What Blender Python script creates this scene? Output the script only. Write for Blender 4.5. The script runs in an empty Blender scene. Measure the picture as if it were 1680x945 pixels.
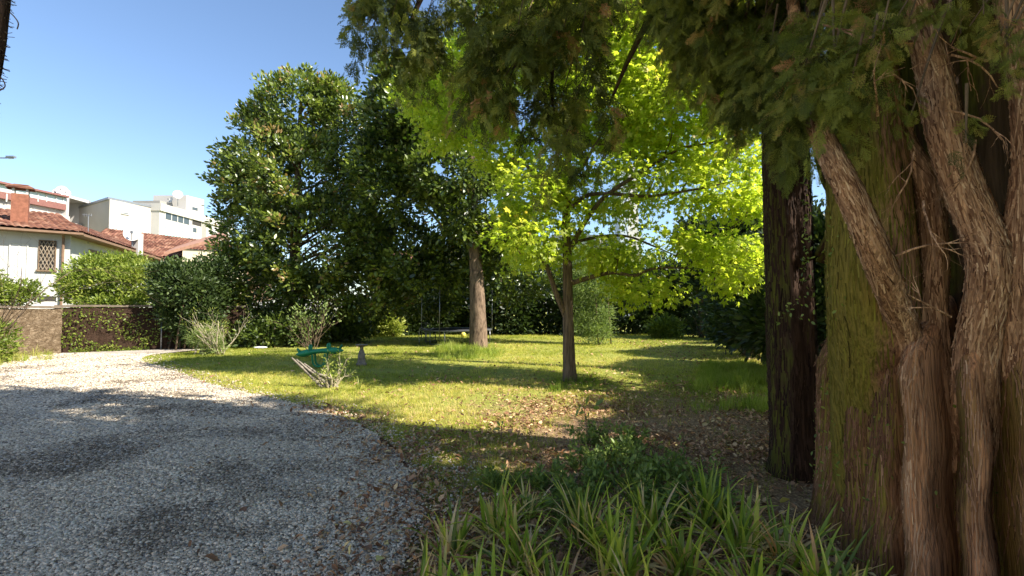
import bpy, math, random
import numpy as np
from mathutils import Vector, Matrix

# ---------------------------------------------------------------- camera, sky, sun
R = math.radians
scene = bpy.context.scene
COL = scene.collection
CAM_Z = 1.6
FPX = 800.0                      # focal length in photo pixels (1680 wide)
HORIZON = 505.0
PITCH = math.atan((HORIZON - 472.5) / FPX)
cd = bpy.data.cameras.new('camera')
cam = bpy.data.objects.new('camera', cd); COL.objects.link(cam)
cam.location = (0, 0, CAM_Z)
cam.rotation_euler = (math.pi / 2 + PITCH, 0, 0)
cd.sensor_width = 36.0; cd.lens = FPX / 1680 * 36.0
cd.clip_start = 0.05; cd.clip_end = 3000
scene.camera = cam

SUN_EL = 41.0
SUN_H = Vector((0.93, -0.37)).normalized()          # horizontal direction towards the sun
SUN_ROT = math.atan2(SUN_H.x, SUN_H.y)
w = bpy.data.worlds.new('World'); scene.world = w; w.use_nodes = True
nt = w.node_tree; nt.nodes.clear()
sky = nt.nodes.new('ShaderNodeTexSky'); sky.sky_type = 'NISHITA'; sky.sun_disc = False
sky.sun_elevation = R(SUN_EL); sky.sun_rotation = SUN_ROT
sky.air_density = 1.0; sky.dust_density = 0.6; sky.ozone_density = 3.2; sky.altitude = 50
bg = nt.nodes.new('ShaderNodeBackground'); bg.inputs[1].default_value = 0.066
wo = nt.nodes.new('ShaderNodeOutputWorld')
nt.links.new(sky.outputs[0], bg.inputs[0]); nt.links.new(bg.outputs[0], wo.inputs[0])

ld = bpy.data.lights.new('sun', 'SUN'); ld.energy = 3.25; ld.angle = R(0.55); ld.color = (1.0, 0.93, 0.82)
sun = bpy.data.objects.new('sun', ld); COL.objects.link(sun)
ce, se = math.cos(R(SUN_EL)), math.sin(R(SUN_EL))
SUN = Vector((SUN_H.x * ce, SUN_H.y * ce, se))
sun.rotation_euler = SUN.to_track_quat('Z', 'Y').to_euler()
sun.location = (30, 0, 40)

vs = scene.view_settings
vs.view_transform = 'Standard'; vs.look = 'None'; vs.gamma = 1.0; vs.use_curve_mapping = False
vs.exposure = 1.92
cy = scene.cycles
cy.max_bounces = 8; cy.diffuse_bounces = 4; cy.glossy_bounces = 2; cy.transmission_bounces = 4
cy.transparent_max_bounces = 6; cy.use_denoising = True; cy.caustics_reflective = False; cy.caustics_refractive = False
cy.sample_clamp_indirect = 4.0

rng = np.random.default_rng(11)

# ---------------------------------------------------------------- pixel helpers
_cp, _sp = math.cos(PITCH), math.sin(PITCH)
def ray(px, py):
    a = (px - 840) / FPX; b = (472.5 - py) / FPX
    return Vector((a, _cp - b * _sp, _sp + b * _cp))
CAM = Vector((0, 0, CAM_Z))
def at(px, py, Y):
    d = ray(px, py); return CAM + d * (Y / d.y)
def gnd(px, py, z=0.0):
    d = ray(px, py); return CAM + d * ((z - CAM_Z) / d.z)
def on_plane(px, py, p0, n):
    d = ray(px, py); return CAM + d * ((p0 - CAM).dot(n) / d.dot(n))
def project(P):
    P = np.atleast_2d(P) - np.array([0, 0, CAM_Z])
    f = P[:, 1] * _cp + P[:, 2] * _sp; u = -P[:, 1] * _sp + P[:, 2] * _cp
    f = np.where(np.abs(f) < 1e-3, 1e-3, f)
    return 840 + FPX * P[:, 0] / f, 472.5 - FPX * u / f, f

# ---------------------------------------------------------------- value noise
_tab = np.random.default_rng(5).random(65536)
def vnoise(P, seed=0):
    P = np.asarray(P, float); i = np.floor(P).astype(np.int64); f = P - i; f = f * f * (3 - 2 * f)
    out = 0
    for dx in (0, 1):
        for dy in (0, 1):
            for dz in (0, 1):
                h = ((i[..., 0] + dx) * 73856093 ^ (i[..., 1] + dy) * 19349663 ^ (i[..., 2] + dz) * 83492791 ^ (seed * 2654435)) & 65535
                wgt = (f[..., 0] if dx else 1 - f[..., 0]) * (f[..., 1] if dy else 1 - f[..., 1]) * (f[..., 2] if dz else 1 - f[..., 2])
                out = out + _tab[h] * wgt
    return out
def fbm(P, seed=0, o=3):
    P = np.asarray(P, float); s = 0; a = 0.5; t = 0
    for k in range(o):
        s = s + a * vnoise(P * 2 ** k, seed + k); t += a; a *= .5
    return s / t

# ---------------------------------------------------------------- materials
def newmat(name):
    m = bpy.data.materials.new(name); m.use_nodes = True; n = m.node_tree; n.nodes.clear()
    return m, n
def N(n, t, **k):
    x = n.nodes.new(t)
    for a, b in k.items():
        if a.startswith('i_'):
            key = a[2:]; key = int(key) if key.isdigit() else key.replace('_', ' ')
            x.inputs[key].default_value = b
        else: setattr(x, a, b)
    return x
def ramp(n, stops, interp='LINEAR'):
    r = n.nodes.new('ShaderNodeValToRGB'); r.color_ramp.interpolation = interp; e = r.color_ramp.elements
    while len(e) < len(stops): e.new(0.5)
    for k, (p, c) in enumerate(stops):
        e[k].position = p; e[k].color = (c[0], c[1], c[2], 1)
    return r
def coords(n, scale=(1, 1, 1), kind='Object'):
    tc = n.nodes.new('ShaderNodeTexCoord'); mp = n.nodes.new('ShaderNodeMapping'); mp.inputs['Scale'].default_value = scale
    n.links.new(tc.outputs[kind], mp.inputs[0]); return mp
def noise(n, src, scale, detail=4, rough=.55):
    t = n.nodes.new('ShaderNodeTexNoise'); t.inputs['Scale'].default_value = scale; t.inputs['Detail'].default_value = detail
    t.inputs['Roughness'].default_value = rough; n.links.new(src.outputs[0], t.inputs['Vector']); return t
def mixc(n, fac, a, b, mode='MIX'):
    m = n.nodes.new('ShaderNodeMix'); m.data_type = 'RGBA'; m.blend_type = mode
    for sock, v in ((m.inputs[0], fac), (m.inputs[6], a), (m.inputs[7], b)):
        if isinstance(v, (int, float)): sock.default_value = v
        elif isinstance(v, tuple): sock.default_value = (v[0], v[1], v[2], 1)
        else: n.links.new(v, sock)
    return m.outputs[2]
def finish(n, color, rough=.8, spec=.3, bump=None, bstr=.3, bdist=.02, metal=0.0, trans=0.0, tcolor=None):
    b = n.nodes.new('ShaderNodeBsdfPrincipled'); o = n.nodes.new('ShaderNodeOutputMaterial')
    if isinstance(color, tuple): b.inputs['Base Color'].default_value = (*color, 1)
    else: n.links.new(color, b.inputs['Base Color'])
    if isinstance(rough, (int, float)): b.inputs['Roughness'].default_value = rough
    else: n.links.new(rough, b.inputs['Roughness'])
    b.inputs['Specular IOR Level'].default_value = spec; b.inputs['Metallic'].default_value = metal
    if bump is not None:
        bp = n.nodes.new('ShaderNodeBump'); bp.inputs['Strength'].default_value = bstr; bp.inputs['Distance'].default_value = bdist
        n.links.new(bump, bp.inputs['Height']); n.links.new(bp.outputs[0], b.inputs['Normal'])
    if trans > 0:
        t = n.nodes.new('ShaderNodeBsdfTranslucent'); ms = n.nodes.new('ShaderNodeMixShader'); ms.inputs[0].default_value = trans
        c = tcolor if tcolor is not None else color
        if isinstance(c, tuple): t.inputs[0].default_value = (*c, 1)
        else: n.links.new(c, t.inputs[0])
        n.links.new(b.outputs[0], ms.inputs[1]); n.links.new(t.outputs[0], ms.inputs[2]); n.links.new(ms.outputs[0], o.inputs[0])
    else: n.links.new(b.outputs[0], o.inputs[0])
def leafmat(name, stops, rough=.5, spec=.4, trans=.35, tgain=1.6):
    m, n = newmat(name)
    a = N(n, 'ShaderNodeAttribute', attribute_name='tint'); r = ramp(n, stops); n.links.new(a.outputs['Fac'], r.inputs[0])
    tc = mixc(n, 1.0, r.outputs[0], (tgain, tgain * 1.05, tgain * .6), 'MULTIPLY')
    finish(n, r.outputs[0], rough, spec, trans=trans, tcolor=tc); return m
def plainmat(name, c, rough=.6, spec=.3, var=.15, scale=6, metal=0.0, bstr=.1):
    m, n = newmat(name); mp = coords(n); t = noise(n, mp, scale, 5)
    r = ramp(n, [(.3, tuple(x * (1 - var) for x in c)), (.7, tuple(min(1, x * (1 + var)) for x in c))]); n.links.new(t.outputs[0], r.inputs[0])
    t2 = noise(n, mp, scale * 12, 3)
    finish(n, r.outputs[0], rough, spec, t2.outputs[0], bstr, .01, metal); return m

def bark(name, dark, light, vs=1.6, hs=14, moss=None, mossamt=.5, side=None, bstr=.8, dark_patch=None, split=.42):
    m, n = newmat(name)
    mp = coords(n, (hs, hs, vs)); t = noise(n, mp, 1.0, 8, .62)
    mp2 = coords(n, (hs * 3.6, hs * 3.6, vs * 2.6)); t2 = noise(n, mp2, 1.0, 6, .6)
    h = mixc(n, .42, t.outputs[0], t2.outputs[0])
    mid = tuple((a + b) * .5 for a, b in zip(dark, light))
    r = ramp(n, [(.38, dark), (split + .04, mid), (.55, light), (.66, tuple(min(1, x * 1.35) for x in light))]); n.links.new(h, r.inputs[0])
    c = r.outputs[0]
    if dark_patch:
        l = noise(n, coords(n, (3, 3, 2)), 3.0, 6, .7); lr = ramp(n, [(.62, (0, 0, 0)), (.70, (1, 1, 1))]); n.links.new(l.outputs[0], lr.inputs[0])
        c = mixc(n, lr.outputs[0], c, dark_patch)
    if moss:
        mm = noise(n, coords(n, (2.5, 2.5, .9)), 2.2, 8, .7)
        g = n.nodes.new('ShaderNodeNewGeometry'); dt = N(n, 'ShaderNodeVectorMath', operation='DOT_PRODUCT'); dt.inputs[1].default_value = side or (-.8, -.3, 0)
        n.links.new(g.outputs['Normal'], dt.inputs[0])
        ad = N(n, 'ShaderNodeMath', operation='MULTIPLY_ADD'); ad.inputs[1].default_value = .42; n.links.new(dt.outputs['Value'], ad.inputs[0]); n.links.new(mm.outputs[0], ad.inputs[2])
        mr = ramp(n, [(.66 - mossamt * .3, (0, 0, 0)), (.86 - mossamt * .3, (1, 1, 1))]); n.links.new(ad.outputs[0], mr.inputs[0])
        mc = ramp(n, [(.3, tuple(x * .55 for x in moss)), (.7, tuple(x * 1.3 for x in moss))]); n.links.new(t2.outputs[0], mc.inputs[0])
        ra = N(n, 'ShaderNodeAttribute', attribute_name='ridge'); rc = mixc(n, ra.outputs['Fac'], c, mixc(n, 1.0, c, (1.7, 1.6, 1.5), 'MULTIPLY')); c = rc
        iv = N(n, 'ShaderNodeMath', operation='MULTIPLY_ADD'); iv.inputs[1].default_value = -.85; iv.inputs[2].default_value = .85; n.links.new(ra.outputs['Fac'], iv.inputs[0])
        f = N(n, 'ShaderNodeMath', operation='MULTIPLY'); n.links.new(iv.outputs[0], f.inputs[1]); n.links.new(mr.outputs[0], f.inputs[0])
        c = mixc(n, f.outputs[0], c, mc.outputs[0])
    finish(n, c, .92, .15, h, bstr, .03); return m

# ---------------------------------------------------------------- mesh helpers
def link(name, me, mat, parent=None):
    o = bpy.data.objects.new(name, me); COL.objects.link(o)
    if mat is not None: me.materials.append(mat)
    if parent is not None:
        o.parent = parent
        o.matrix_parent_inverse = parent.matrix_basis.inverted()
    return o
class MB:
    def __init__(s): s.v = []; s.f = []
    def add(s, v, f):
        k = len(s.v); s.v += [tuple(p) for p in v]; s.f += [tuple(i + k for i in q) for q in f]; return s
    def box(s, c, sz, rz=0.0, ax=None):
        c = Vector(c); hx, hy, hz = sz[0] / 2, sz[1] / 2, sz[2] / 2
        M = Matrix.Rotation(rz, 3, 'Z') if ax is None else ax
        vs_ = [c + M @ Vector((x * hx, y * hy, z * hz)) for z in (-1, 1) for x, y in ((-1, -1), (1, -1), (1, 1), (-1, 1))]
        return s.add(vs_, [(3, 2, 1, 0), (4, 5, 6, 7), (0, 1, 5, 4), (1, 2, 6, 5), (2, 3, 7, 6), (3, 0, 4, 7)])
    def prism(s, pts, z0, z1):
        n = len(pts); v = [(p[0], p[1], z0) for p in pts] + [(p[0], p[1], z1) for p in pts]
        return s.add(v, [tuple(range(n))[::-1], tuple(range(n, 2 * n))] + [(i, (i + 1) % n, n + (i + 1) % n, n + i) for i in range(n)])
    def slab(s, quad, thick):      # a 3D polygon given a thickness along its normal, downward
        q = [Vector(p) for p in quad]; nn = (q[1] - q[0]).cross(q[2] - q[0]).normalized()
        if nn.z < 0: nn = -nn
        n = len(q); v = q + [p - nn * thick for p in q]
        return s.add(v, [tuple(range(n)), tuple(range(n, 2 * n))[::-1]] + [(i, (i + 1) % n, n + (i + 1) % n, n + i) for i in range(n)])
    def tube(s, pts, rad, seg=8, wob=0.0, seed=0):
        pts = [Vector(p) for p in pts]
        if isinstance(rad, (int, float)): rad = [rad] * len(pts)
        rr = random.Random(seed); k = len(s.v); up = Vector((.3, .9, .1))
        for i, p in enumerate(pts):
            t = (pts[min(i + 1, len(pts) - 1)] - pts[max(i - 1, 0)])
            t = t.normalized() if t.length > 1e-9 else Vector((0, 0, 1))
            x = t.cross(up)
            if x.length < 1e-3: x = t.cross(Vector((1, 0, 0)))
            x.normalize(); y = t.cross(x).normalized(); up = -x.cross(t) if False else y.cross(t) * 0 + up
            for j in range(seg):
                a = 2 * math.pi * j / seg; r = rad[i] * (1 + wob * (rr.random() - .5) * 2)
                s.v.append(tuple(p + (x * math.cos(a) + y * math.sin(a)) * r))
        for i in range(len(pts) - 1):
            for j in range(seg):
                a = k + i * seg + j; b = k + i * seg + (j + 1) % seg
                s.f.append((a, b, b + seg, a + seg))
        s.f.append(tuple(k + j for j in range(seg))[::-1]); s.f.append(tuple(k + (len(pts) - 1) * seg + j for j in range(seg)))
        return s
    def lathe(s, c, prof, seg=24, sx=1.0, sy=1.0):
        c = Vector(c); k = len(s.v)
        for r, z in prof:
            for j in range(seg):
                a = 2 * math.pi * j / seg; s.v.append((c.x + r * sx * math.cos(a), c.y + r * sy * math.sin(a), c.z + z))
        for i in range(len(prof) - 1):
            for j in range(seg):
                a = k + i * seg + j; b = k + i * seg + (j + 1) % seg; s.f.append((a, b, b + seg, a + seg))
        s.f.append(tuple(k + j for j in range(seg))[::-1]); s.f.append(tuple(k + (len(prof) - 1) * seg + j for j in range(seg)))
        return s
    def build(s, name, mat, parent=None, smooth=False):
        me = bpy.data.meshes.new(name); me.from_pydata(s.v, [], s.f); me.update()
        if smooth: me.polygons.foreach_set('use_smooth', [True] * len(me.polygons))
        return link(name, me, mat, parent)
def smoothpts(pts, rad=None, n=6):
    P = [Vector(p) for p in pts]; out = []; ro = []
    for i in range(len(P) - 1):
        p0 = P[max(i - 1, 0)]; p1 = P[i]; p2 = P[i + 1]; p3 = P[min(i + 2, len(P) - 1)]
        for k in range(n):
            t = k / n
            out.append(.5 * ((2 * p1) + (p2 - p0) * t + (2 * p0 - 5 * p1 + 4 * p2 - p3) * t * t + (3 * p1 - p0 - 3 * p2 + p3) * t ** 3))
            if rad: ro.append(rad[i] * (1 - t) + rad[i + 1] * t)
    out.append(P[-1])
    if rad: ro.append(rad[-1]); return out, ro
    return out

def empty(name, loc, label=None, cat=None, group=None):
    o = bpy.data.objects.new(name, None); COL.objects.link(o); o.location = loc; o.empty_display_size = .2
    return tag(o, label, cat, group)
def tag(o, label=None, cat=None, group=None, kind=None):
    if label: o['label'] = label
    if cat: o['category'] = cat
    if group: o['group'] = group
    if kind: o['kind'] = kind
    return o

# templates: numpy verts + faces (all quads)
def T_leaf(w=.3, fold=.08, curl=-.12):
    v = [(0, 0, 0), (w * .42, .22, fold * .6), (w * .5, .6, fold + curl * .5), (0, 1, curl), (-w * .5, .6, fold + curl * .5), (-w * .42, .22, fold * .6)]
    return np.array(v), np.array([(0, 1, 2, 3), (0, 3, 4, 5)])
def T_star(curl=-.15, lobes=5, narrow=.20):
    angs = {5: [-125, -62, 0, 62, 125], 7: [-130, -88, -44, 0, 44, 88, 130]}[lobes]
    ln = {5: [.62, .92, 1.1, .92, .62], 7: [.5, .75, .95, 1.1, .95, .75, .5]}[lobes]
    v = [(0, 0, 0)]; f = []
    n = len(angs)
    val = [(-150 if i == 0 else 150 if i == n else (angs[i - 1] + angs[i]) / 2) for i in range(n + 1)]
    for a in val: v.append((math.sin(R(a)) * narrow * 1.5, math.cos(R(a)) * narrow * 1.5, .03))
    for a, l in zip(angs, ln): v.append((math.sin(R(a)) * l * .62, math.cos(R(a)) * l * .62, curl * l * l))
    for i in range(n): f.append((0, 1 + i, 2 + n + i, 2 + i))
    v = np.array(v); v[:, 1] += .25
    return v, np.array(f)
def T_spray(n=8, seed=0, w=.012, droop=.25, sub=5):
    r = random.Random(seed); v = []; f = []
    def blade(p, d, L, wd, z0, z1):
        px_, py_ = -d[1], d[0]; k = len(v)
        v.extend([(p[0] - px_ * wd * .5, p[1] - py_ * wd * .5, z0), (p[0] + px_ * wd * .5, p[1] + py_ * wd * .5, z0),
                  (p[0] + d[0] * L + px_ * wd * .25, p[1] + d[1] * L + py_ * wd * .25, z1), (p[0] + d[0] * L - px_ * wd * .25, p[1] + d[1] * L - py_ * wd * .25, z1)])
        f.append((k, k + 1, k + 2, k + 3))
    blade((0, 0), (0, 1), .5, w * 1.6, 0, -droop * .25); blade((0, .5), (0, 1), .5, w * 1.2, -droop * .25, -droop)
    for i in range(n):
        t = .08 + .84 * i / n
        for sd in (-1, 1):
            L = (.42 * (1 - t) ** .7 + .08) * r.uniform(.7, 1.2); a = R(r.uniform(28, 50)) * sd; d = (math.sin(a), math.cos(a)); z = -droop * t * t
            blade((0, t), d, L, w * 1.1, z, z - droop * .15 * L * 3)
            for s_ in range(sub):
                u = (s_ + .6) / sub; q = (d[0] * L * u, t + d[1] * L * u)
                for s2 in (-1, 1):
                    b = a + R(r.uniform(25, 45)) * s2; blade(q, (math.sin(b), math.cos(b)), .13 * (1 - .6 * u) * r.uniform(.7, 1.3), w * 1.5, z - .02 * u, z - .05 - r.uniform(0, .04))
    return np.array(v), np.array(f)
def T_tuft(n=6, seed=0, w=.05, spread=.45, bend=.5, h=1.0):
    r = random.Random(seed); v = []; f = []
    for i in range(n):
        a = r.uniform(0, 2 * math.pi); L = h * r.uniform(.55, 1.1); o = r.uniform(0, spread * .5); s_ = r.uniform(.1, bend)
        c, s = math.cos(a), math.sin(a); b = (c * o, s * o); px_, py_ = -s * w / 2, c * w / 2; k = len(v)
        m = (b[0] + c * s_ * .3, b[1] + s * s_ * .3); t = (b[0] + c * s_, b[1] + s * s_)
        v.extend([(b[0] - px_, b[1] - py_, 0), (b[0] + px_, b[1] + py_, 0), (m[0] + px_ * .8, m[1] + py_ * .8, L * .6), (m[0] - px_ * .8, m[1] - py_ * .8, L * .6),
                  (t[0] + px_ * .12, t[1] + py_ * .12, L), (t[0] - px_ * .12, t[1] - py_ * .12, L)])
        f.extend([(k, k + 1, k + 2, k + 3), (k + 3, k + 2, k + 4, k + 5)])
    return np.array(v), np.array(f)
def T_stone(seed=0):
    r = random.Random(seed); v = [(x * r.uniform(.35, .6), y * r.uniform(.3, .5), z * r.uniform(.18, .32)) for z in (-1, 1) for x, y in ((-1, -1), (1, -1), (1, 1), (-1, 1))]
    return np.array(v), np.array([(3, 2, 1, 0), (4, 5, 6, 7), (0, 1, 5, 4), (1, 2, 6, 5), (2, 3, 7, 6), (3, 0, 4, 7)])

def unit(a): return a / np.maximum(np.linalg.norm(a, axis=-1, keepdims=True), 1e-9)
def frames(d, up, roll=None):
    y = unit(d); x = unit(np.cross(y, up)); z = np.cross(x, y)
    if roll is not None:
        c, s = np.cos(roll)[:, None], np.sin(roll)[:, None]; x, z = x * c + z * s, z * c - x * s
    return np.stack([x, y, z], axis=-1)
def rand_unit(n):
    return unit(rng.normal(size=(n, 3)))
def inst(name, mat, parent, temps, pos, Rm, scale, tint, kind=None):
    V = []; L = []; TT = []; base = 0; n = len(pos)
    if n == 0: pos = np.zeros((1, 3)); Rm = np.eye(3)[None]; scale = np.array([1e-3]); tint = np.array([.5]); n = 1
    which = rng.integers(0, len(temps), n)
    scale = np.broadcast_to(np.asarray(scale, float).reshape(-1, 1) if np.ndim(scale) < 2 else scale, (n, 1 if np.ndim(scale) < 2 else 3))
    for k, (tv, tf) in enumerate(temps):
        m = which == k; c = int(m.sum())
        if not c: continue
        v = tv[None] * scale[m][:, None, :]
        v = np.einsum('nij,nvj->nvi', Rm[m], v) + pos[m][:, None, :]
        V.append(v.reshape(-1, 3)); L.append((tf[None] + (np.arange(c) * len(tv))[:, None, None] + base).reshape(-1)); base += c * len(tv)
        TT.append(np.repeat(tint[m], len(tv)))
    V = np.concatenate(V); L = np.concatenate(L).astype(np.int32); TT = np.concatenate(TT)
    me = bpy.data.meshes.new(name); me.vertices.add(len(V)); me.vertices.foreach_set('co', V.astype(np.float32).ravel())
    me.loops.add(len(L)); me.loops.foreach_set('vertex_index', L)
    nf = len(L) // 4; me.polygons.add(nf); me.polygons.foreach_set('loop_start', np.arange(0, len(L), 4, dtype=np.int32))
    me.update(calc_edges=True)
    at_ = me.attributes.new('tint', 'FLOAT', 'POINT'); at_.data.foreach_set('value', TT.astype(np.float32))
    return link(name, me, mat, parent)

# ---------------------------------------------------------------- where the photograph shows sun on the ground
LIT = [[(-900, 560), (-900, 690), (0, 640), (120, 646), (310, 657), (335, 642), (300, 622), (480, 618), (560, 600), (520, 588), (380, 590), (290, 578), (200, 566)],
       [(560, 546), (1010, 548), (1170, 557), (1010, 577), (1000, 604), (690, 602), (800, 575), (640, 558)],
       [(560, 692), (650, 655), (730, 648), (830, 646), (905, 632), (965, 660), (968, 748), (800, 722), (670, 702)]]
SPOTS = [(500, 680, 50, 11), (550, 785, 45, 13), (290, 885, 22, 8), (400, 855, 18, 6), (860, 770, 35, 12), (690, 748, 45, 8), (515, 752, 24, 6), (600, 800, 22, 6), (390, 700, 40, 4)]
def inpoly(x, y, poly):
    c = np.zeros(x.shape, bool); j = len(poly) - 1
    for i in range(len(poly)):
        xi, yi = poly[i]; xj, yj = poly[j]
        c ^= ((yi > y) != (yj > y)) & (x < (xj - xi) * (y - yi) / (yj - yi + 1e-9) + xi); j = i
    return c
def to_ground(P):
    t = P[:, 2:3] / SUN.z
    g = P - np.array([[SUN.x, SUN.y, SUN.z]]) * t; g[:, 2] = 0; return g
def lit_ground(P, pad=.42):
    out = np.zeros(len(P), bool)
    for dx, dy in ((0, 0), (pad, 0), (-pad, 0), (0, pad), (0, -pad)): out |= _lit(P + np.array([[dx, dy, 0]]))
    return out
def _lit(P):
    g = to_ground(P); x, y, f = project(g)
    ok = f > .5; out = np.zeros(len(P), bool)
    for poly in LIT: out |= inpoly(x, y, poly)
    for (a, b, rx, ry) in SPOTS: out |= ((x - a) / (rx * 1.2)) ** 2 + ((y - b) / (ry * 1.3)) ** 2 < 1
    return (out & ok) | ((g[:, 1] < 1.0) & (g[:, 0] < 1.5)) | (g[:, 0] < -15)

# ---------------------------------------------------------------- crowns
def lobes_px(L):
    out = []
    for (px, py, Y, rx, rz, ry) in L:
        c = at(px, py, Y); k = Y / FPX; out.append((np.array(c), np.array([rx * k, ry, rz * k])))
    return out
def sample_lobes(lobes, n, shell=.45, low=0.0, gap=.0, gapscale=.9, seed=0):
    wts = np.array([(r[0] * r[1] + r[1] * r[2] + r[0] * r[2]) for _, r in lobes]); wts = wts / wts.sum()
    cnt = (wts * n).astype(int) + 1; P = []; D = []
    for (c, r), k in zip(lobes, cnt):
        d = rand_unit(k); f = 1 - shell * rng.random(k) ** 1.3
        bump = .82 + .36 * fbm(d * 2.3 + c[None] * .7, seed)
        P.append(c + d * r * (f * bump)[:, None]); D.append(unit(d / r))
    P = np.concatenate(P); D = np.concatenate(D)
    keep = P[:, 2] > low
    if gap > 0: keep &= fbm(P * gapscale + 31.7, seed + 9) > gap
    for c, r in lobes: keep &= ~((((P - c) / r) ** 2).sum(1) < .2)
    return P[keep], D[keep]
def leaves_on(name, mat, parent, C, D, per, rad, size, temps, out=.6, up=.5, rnd=.7, flat=.6, tint0=.5, tvar=.3, droop=0.0, kind=None, szvar=.3, clustvar=.35):
    n = len(C); idx = np.repeat(np.arange(n), per); m = len(idx)
    off = rng.normal(size=(m, 3)) * rad * np.array([.55, .55, .45]); P = C[idx] + off
    d = unit(off) * rnd + D[idx] * out + np.array([0, 0, up - droop]) + rng.normal(size=(m, 3)) * .35
    upv = np.array([0, 0, 1.0]) * flat + rng.normal(size=(m, 3)) * .6 + D[idx] * .3
    Rm = frames(d, unit(upv))
    ct = rng.normal(size=n) * clustvar * .4
    ti = np.clip(tint0 + ct[idx] + rng.normal(size=m) * tvar * .5, 0.02, .98)
    P[:, 2] = np.maximum(P[:, 2], .02)
    return inst(name, mat, parent, temps, P, Rm, size * (1 + rng.normal(size=m).clip(-1.5, 1.5) * szvar), ti)

# ================================================================ THE SETTING
def ground_material():
    m, n = newmat('lawn_earth')
    mp = coords(n, (1, 1, 1)); big = noise(n, mp, .45, 5, .6); med = noise(n, mp, 3.5, 6, .65); fine = noise(n, mp, 38, 4, .7)
    grass = ramp(n, [(.3, (.13, .15, .025)), (.55, (.28, .29, .06)), (.75, (.42, .37, .12))]); n.links.new(fine.outputs[0], grass.inputs[0])
    soil = ramp(n, [(.3, (.07, .042, .025)), (.5, (.25, .16, .09)), (.66, (.50, .36, .21))]); n.links.new(fine.outputs[0], soil.inputs[0])
    # distance from the old trees on the right: more bare earth and litter
    sep = n.nodes.new('ShaderNodeSeparateXYZ'); n.links.new(mp.outputs[0], sep.inputs[0])
    vd = N(n, 'ShaderNodeVectorMath', operation='DISTANCE'); vd.inputs[1].default_value = (3.7, 4.8, 0); n.links.new(mp.outputs[0], vd.inputs[0])
    mr = N(n, 'ShaderNodeMapRange'); mr.inputs['From Min'].default_value = 1.5; mr.inputs['From Max'].default_value = 6.5
    mr.inputs['To Min'].default_value = .34; mr.inputs['To Max'].default_value = -.16; n.links.new(vd.outputs['Value'], mr.inputs['Value'])
    mn = N(n, 'ShaderNodeMath', operation='ADD'); h2 = mixc(n, .5, big.outputs[0], med.outputs[0]); n.links.new(h2, mn.inputs[0]); n.links.new(mr.outputs[0], mn.inputs[1])
    fr = ramp(n, [(.46, (0, 0, 0)), (.60, (1, 1, 1))]); n.links.new(mn.outputs[0], fr.inputs[0])
    c = mixc(n, fr.outputs[0], grass.outputs[0], soil.outputs[0])
    h = mixc(n, .5, med.outputs[0], fine.outputs[0])
    finish(n, c, .95, .1, h, .9, .04); return m
def gravel_material():
    m, n = newmat('crushed_stone')
    mp = coords(n, (1, 1, 1)); v = n.nodes.new('ShaderNodeTexVoronoi'); v.inputs['Scale'].default_value = 55; n.links.new(mp.outputs[0], v.inputs['Vector'])
    r = ramp(n, [(0, (.28, .25, .21)), (.5, (.50, .455, .39)), (1, (.68, .62, .54))]); n.links.new(v.outputs['Color'], r.inputs[0])
    big = noise(n, mp, .9, 6, .65); b = ramp(n, [(.33, (.45, .38, .32)), (.5, (.9, .88, .86)), (.7, (1, 1, 1))]); n.links.new(big.outputs[0], b.inputs[0])
    c = mixc(n, 1.0, r.outputs[0], b.outputs[0], 'MULTIPLY')
    fine = noise(n, mp, 30, 3, .7); h = mixc(n, .5, v.outputs['Distance'], fine.outputs[0])
    finish(n, c, .9, .2, h, 1.0, .03); return m

m_ground = ground_material()
def ground_z(x, y):
    P = np.stack([np.asarray(x) * .5, np.asarray(y) * .5, np.zeros_like(np.asarray(x, float))], -1)
    return (fbm(P, 3, 2) - .5) * .05
# ground: fine near, coarse to the horizon (one sheet)
xs = np.concatenate([[-1500, -400, -120, -60], np.linspace(-34, 26, 121), [50, 110, 400, 1500]])
ys = np.concatenate([[-1500, -300, -60, -15], np.linspace(-6, 36, 85), [60, 120, 400, 1500]])
X, Y = np.meshgrid(xs, ys, indexing='ij'); inner = (X > -34) & (X < 26) & (Y > -6) & (Y < 36)
Z = np.where(inner, ground_z(X, Y) - .012, -.02)
nx, ny = X.shape; gb = MB(); gb.v = [tuple(p) for p in np.stack([X, Y, Z], -1).reshape(-1, 3)]
gb.f = [(i * ny + j, (i + 1) * ny + j, (i + 1) * ny + j + 1, i * ny + j + 1) for i in range(nx - 1) for j in range(ny - 1)]
tag(gb.build('ground', m_ground, None, True), kind='structure')

# gravel drive outline (right edge follows the photograph)
edge_px = [(655, 1300), (640, 1040), (640, 945), (652, 880), (668, 820), (668, 775), (640, 735), (600, 703), (545, 680), (480, 662), (405, 645), (345, 630), (300, 614), (262, 602), (232, 592), (245, 583), (300, 577), (350, 572), (400, 566)]
edge = []
for p in edge_px:
    g = gnd(*p); edge.append((g.x, g.y))
edge, _ = smoothpts([(a, b, 0) for a, b in edge], [1] * len(edge), 8)
ev = [(p.x + .55 * min(1, max(.08, (9.5 - p.y) / 4)) * (fbm(np.array([[p.x * 2.2, p.y * 2.2, 0]]), 6, 4)[0] - .5), p.y) for p in edge]
far = [(-13.2, 19.6), (-20, 19.4), (-34, 14), (-34, -8), (-1.1, -8)]
drive = ev + far
def in_drive(x, y, pad=0): return inpoly(np.asarray(x), np.asarray(y), drive)
import bmesh
bm = bmesh.new(); vsl = [bm.verts.new((a, b, 0)) for a, b in drive]; bm.faces.new(vsl)
bmesh.ops.triangulate(bm, faces=bm.faces[:])
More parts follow.
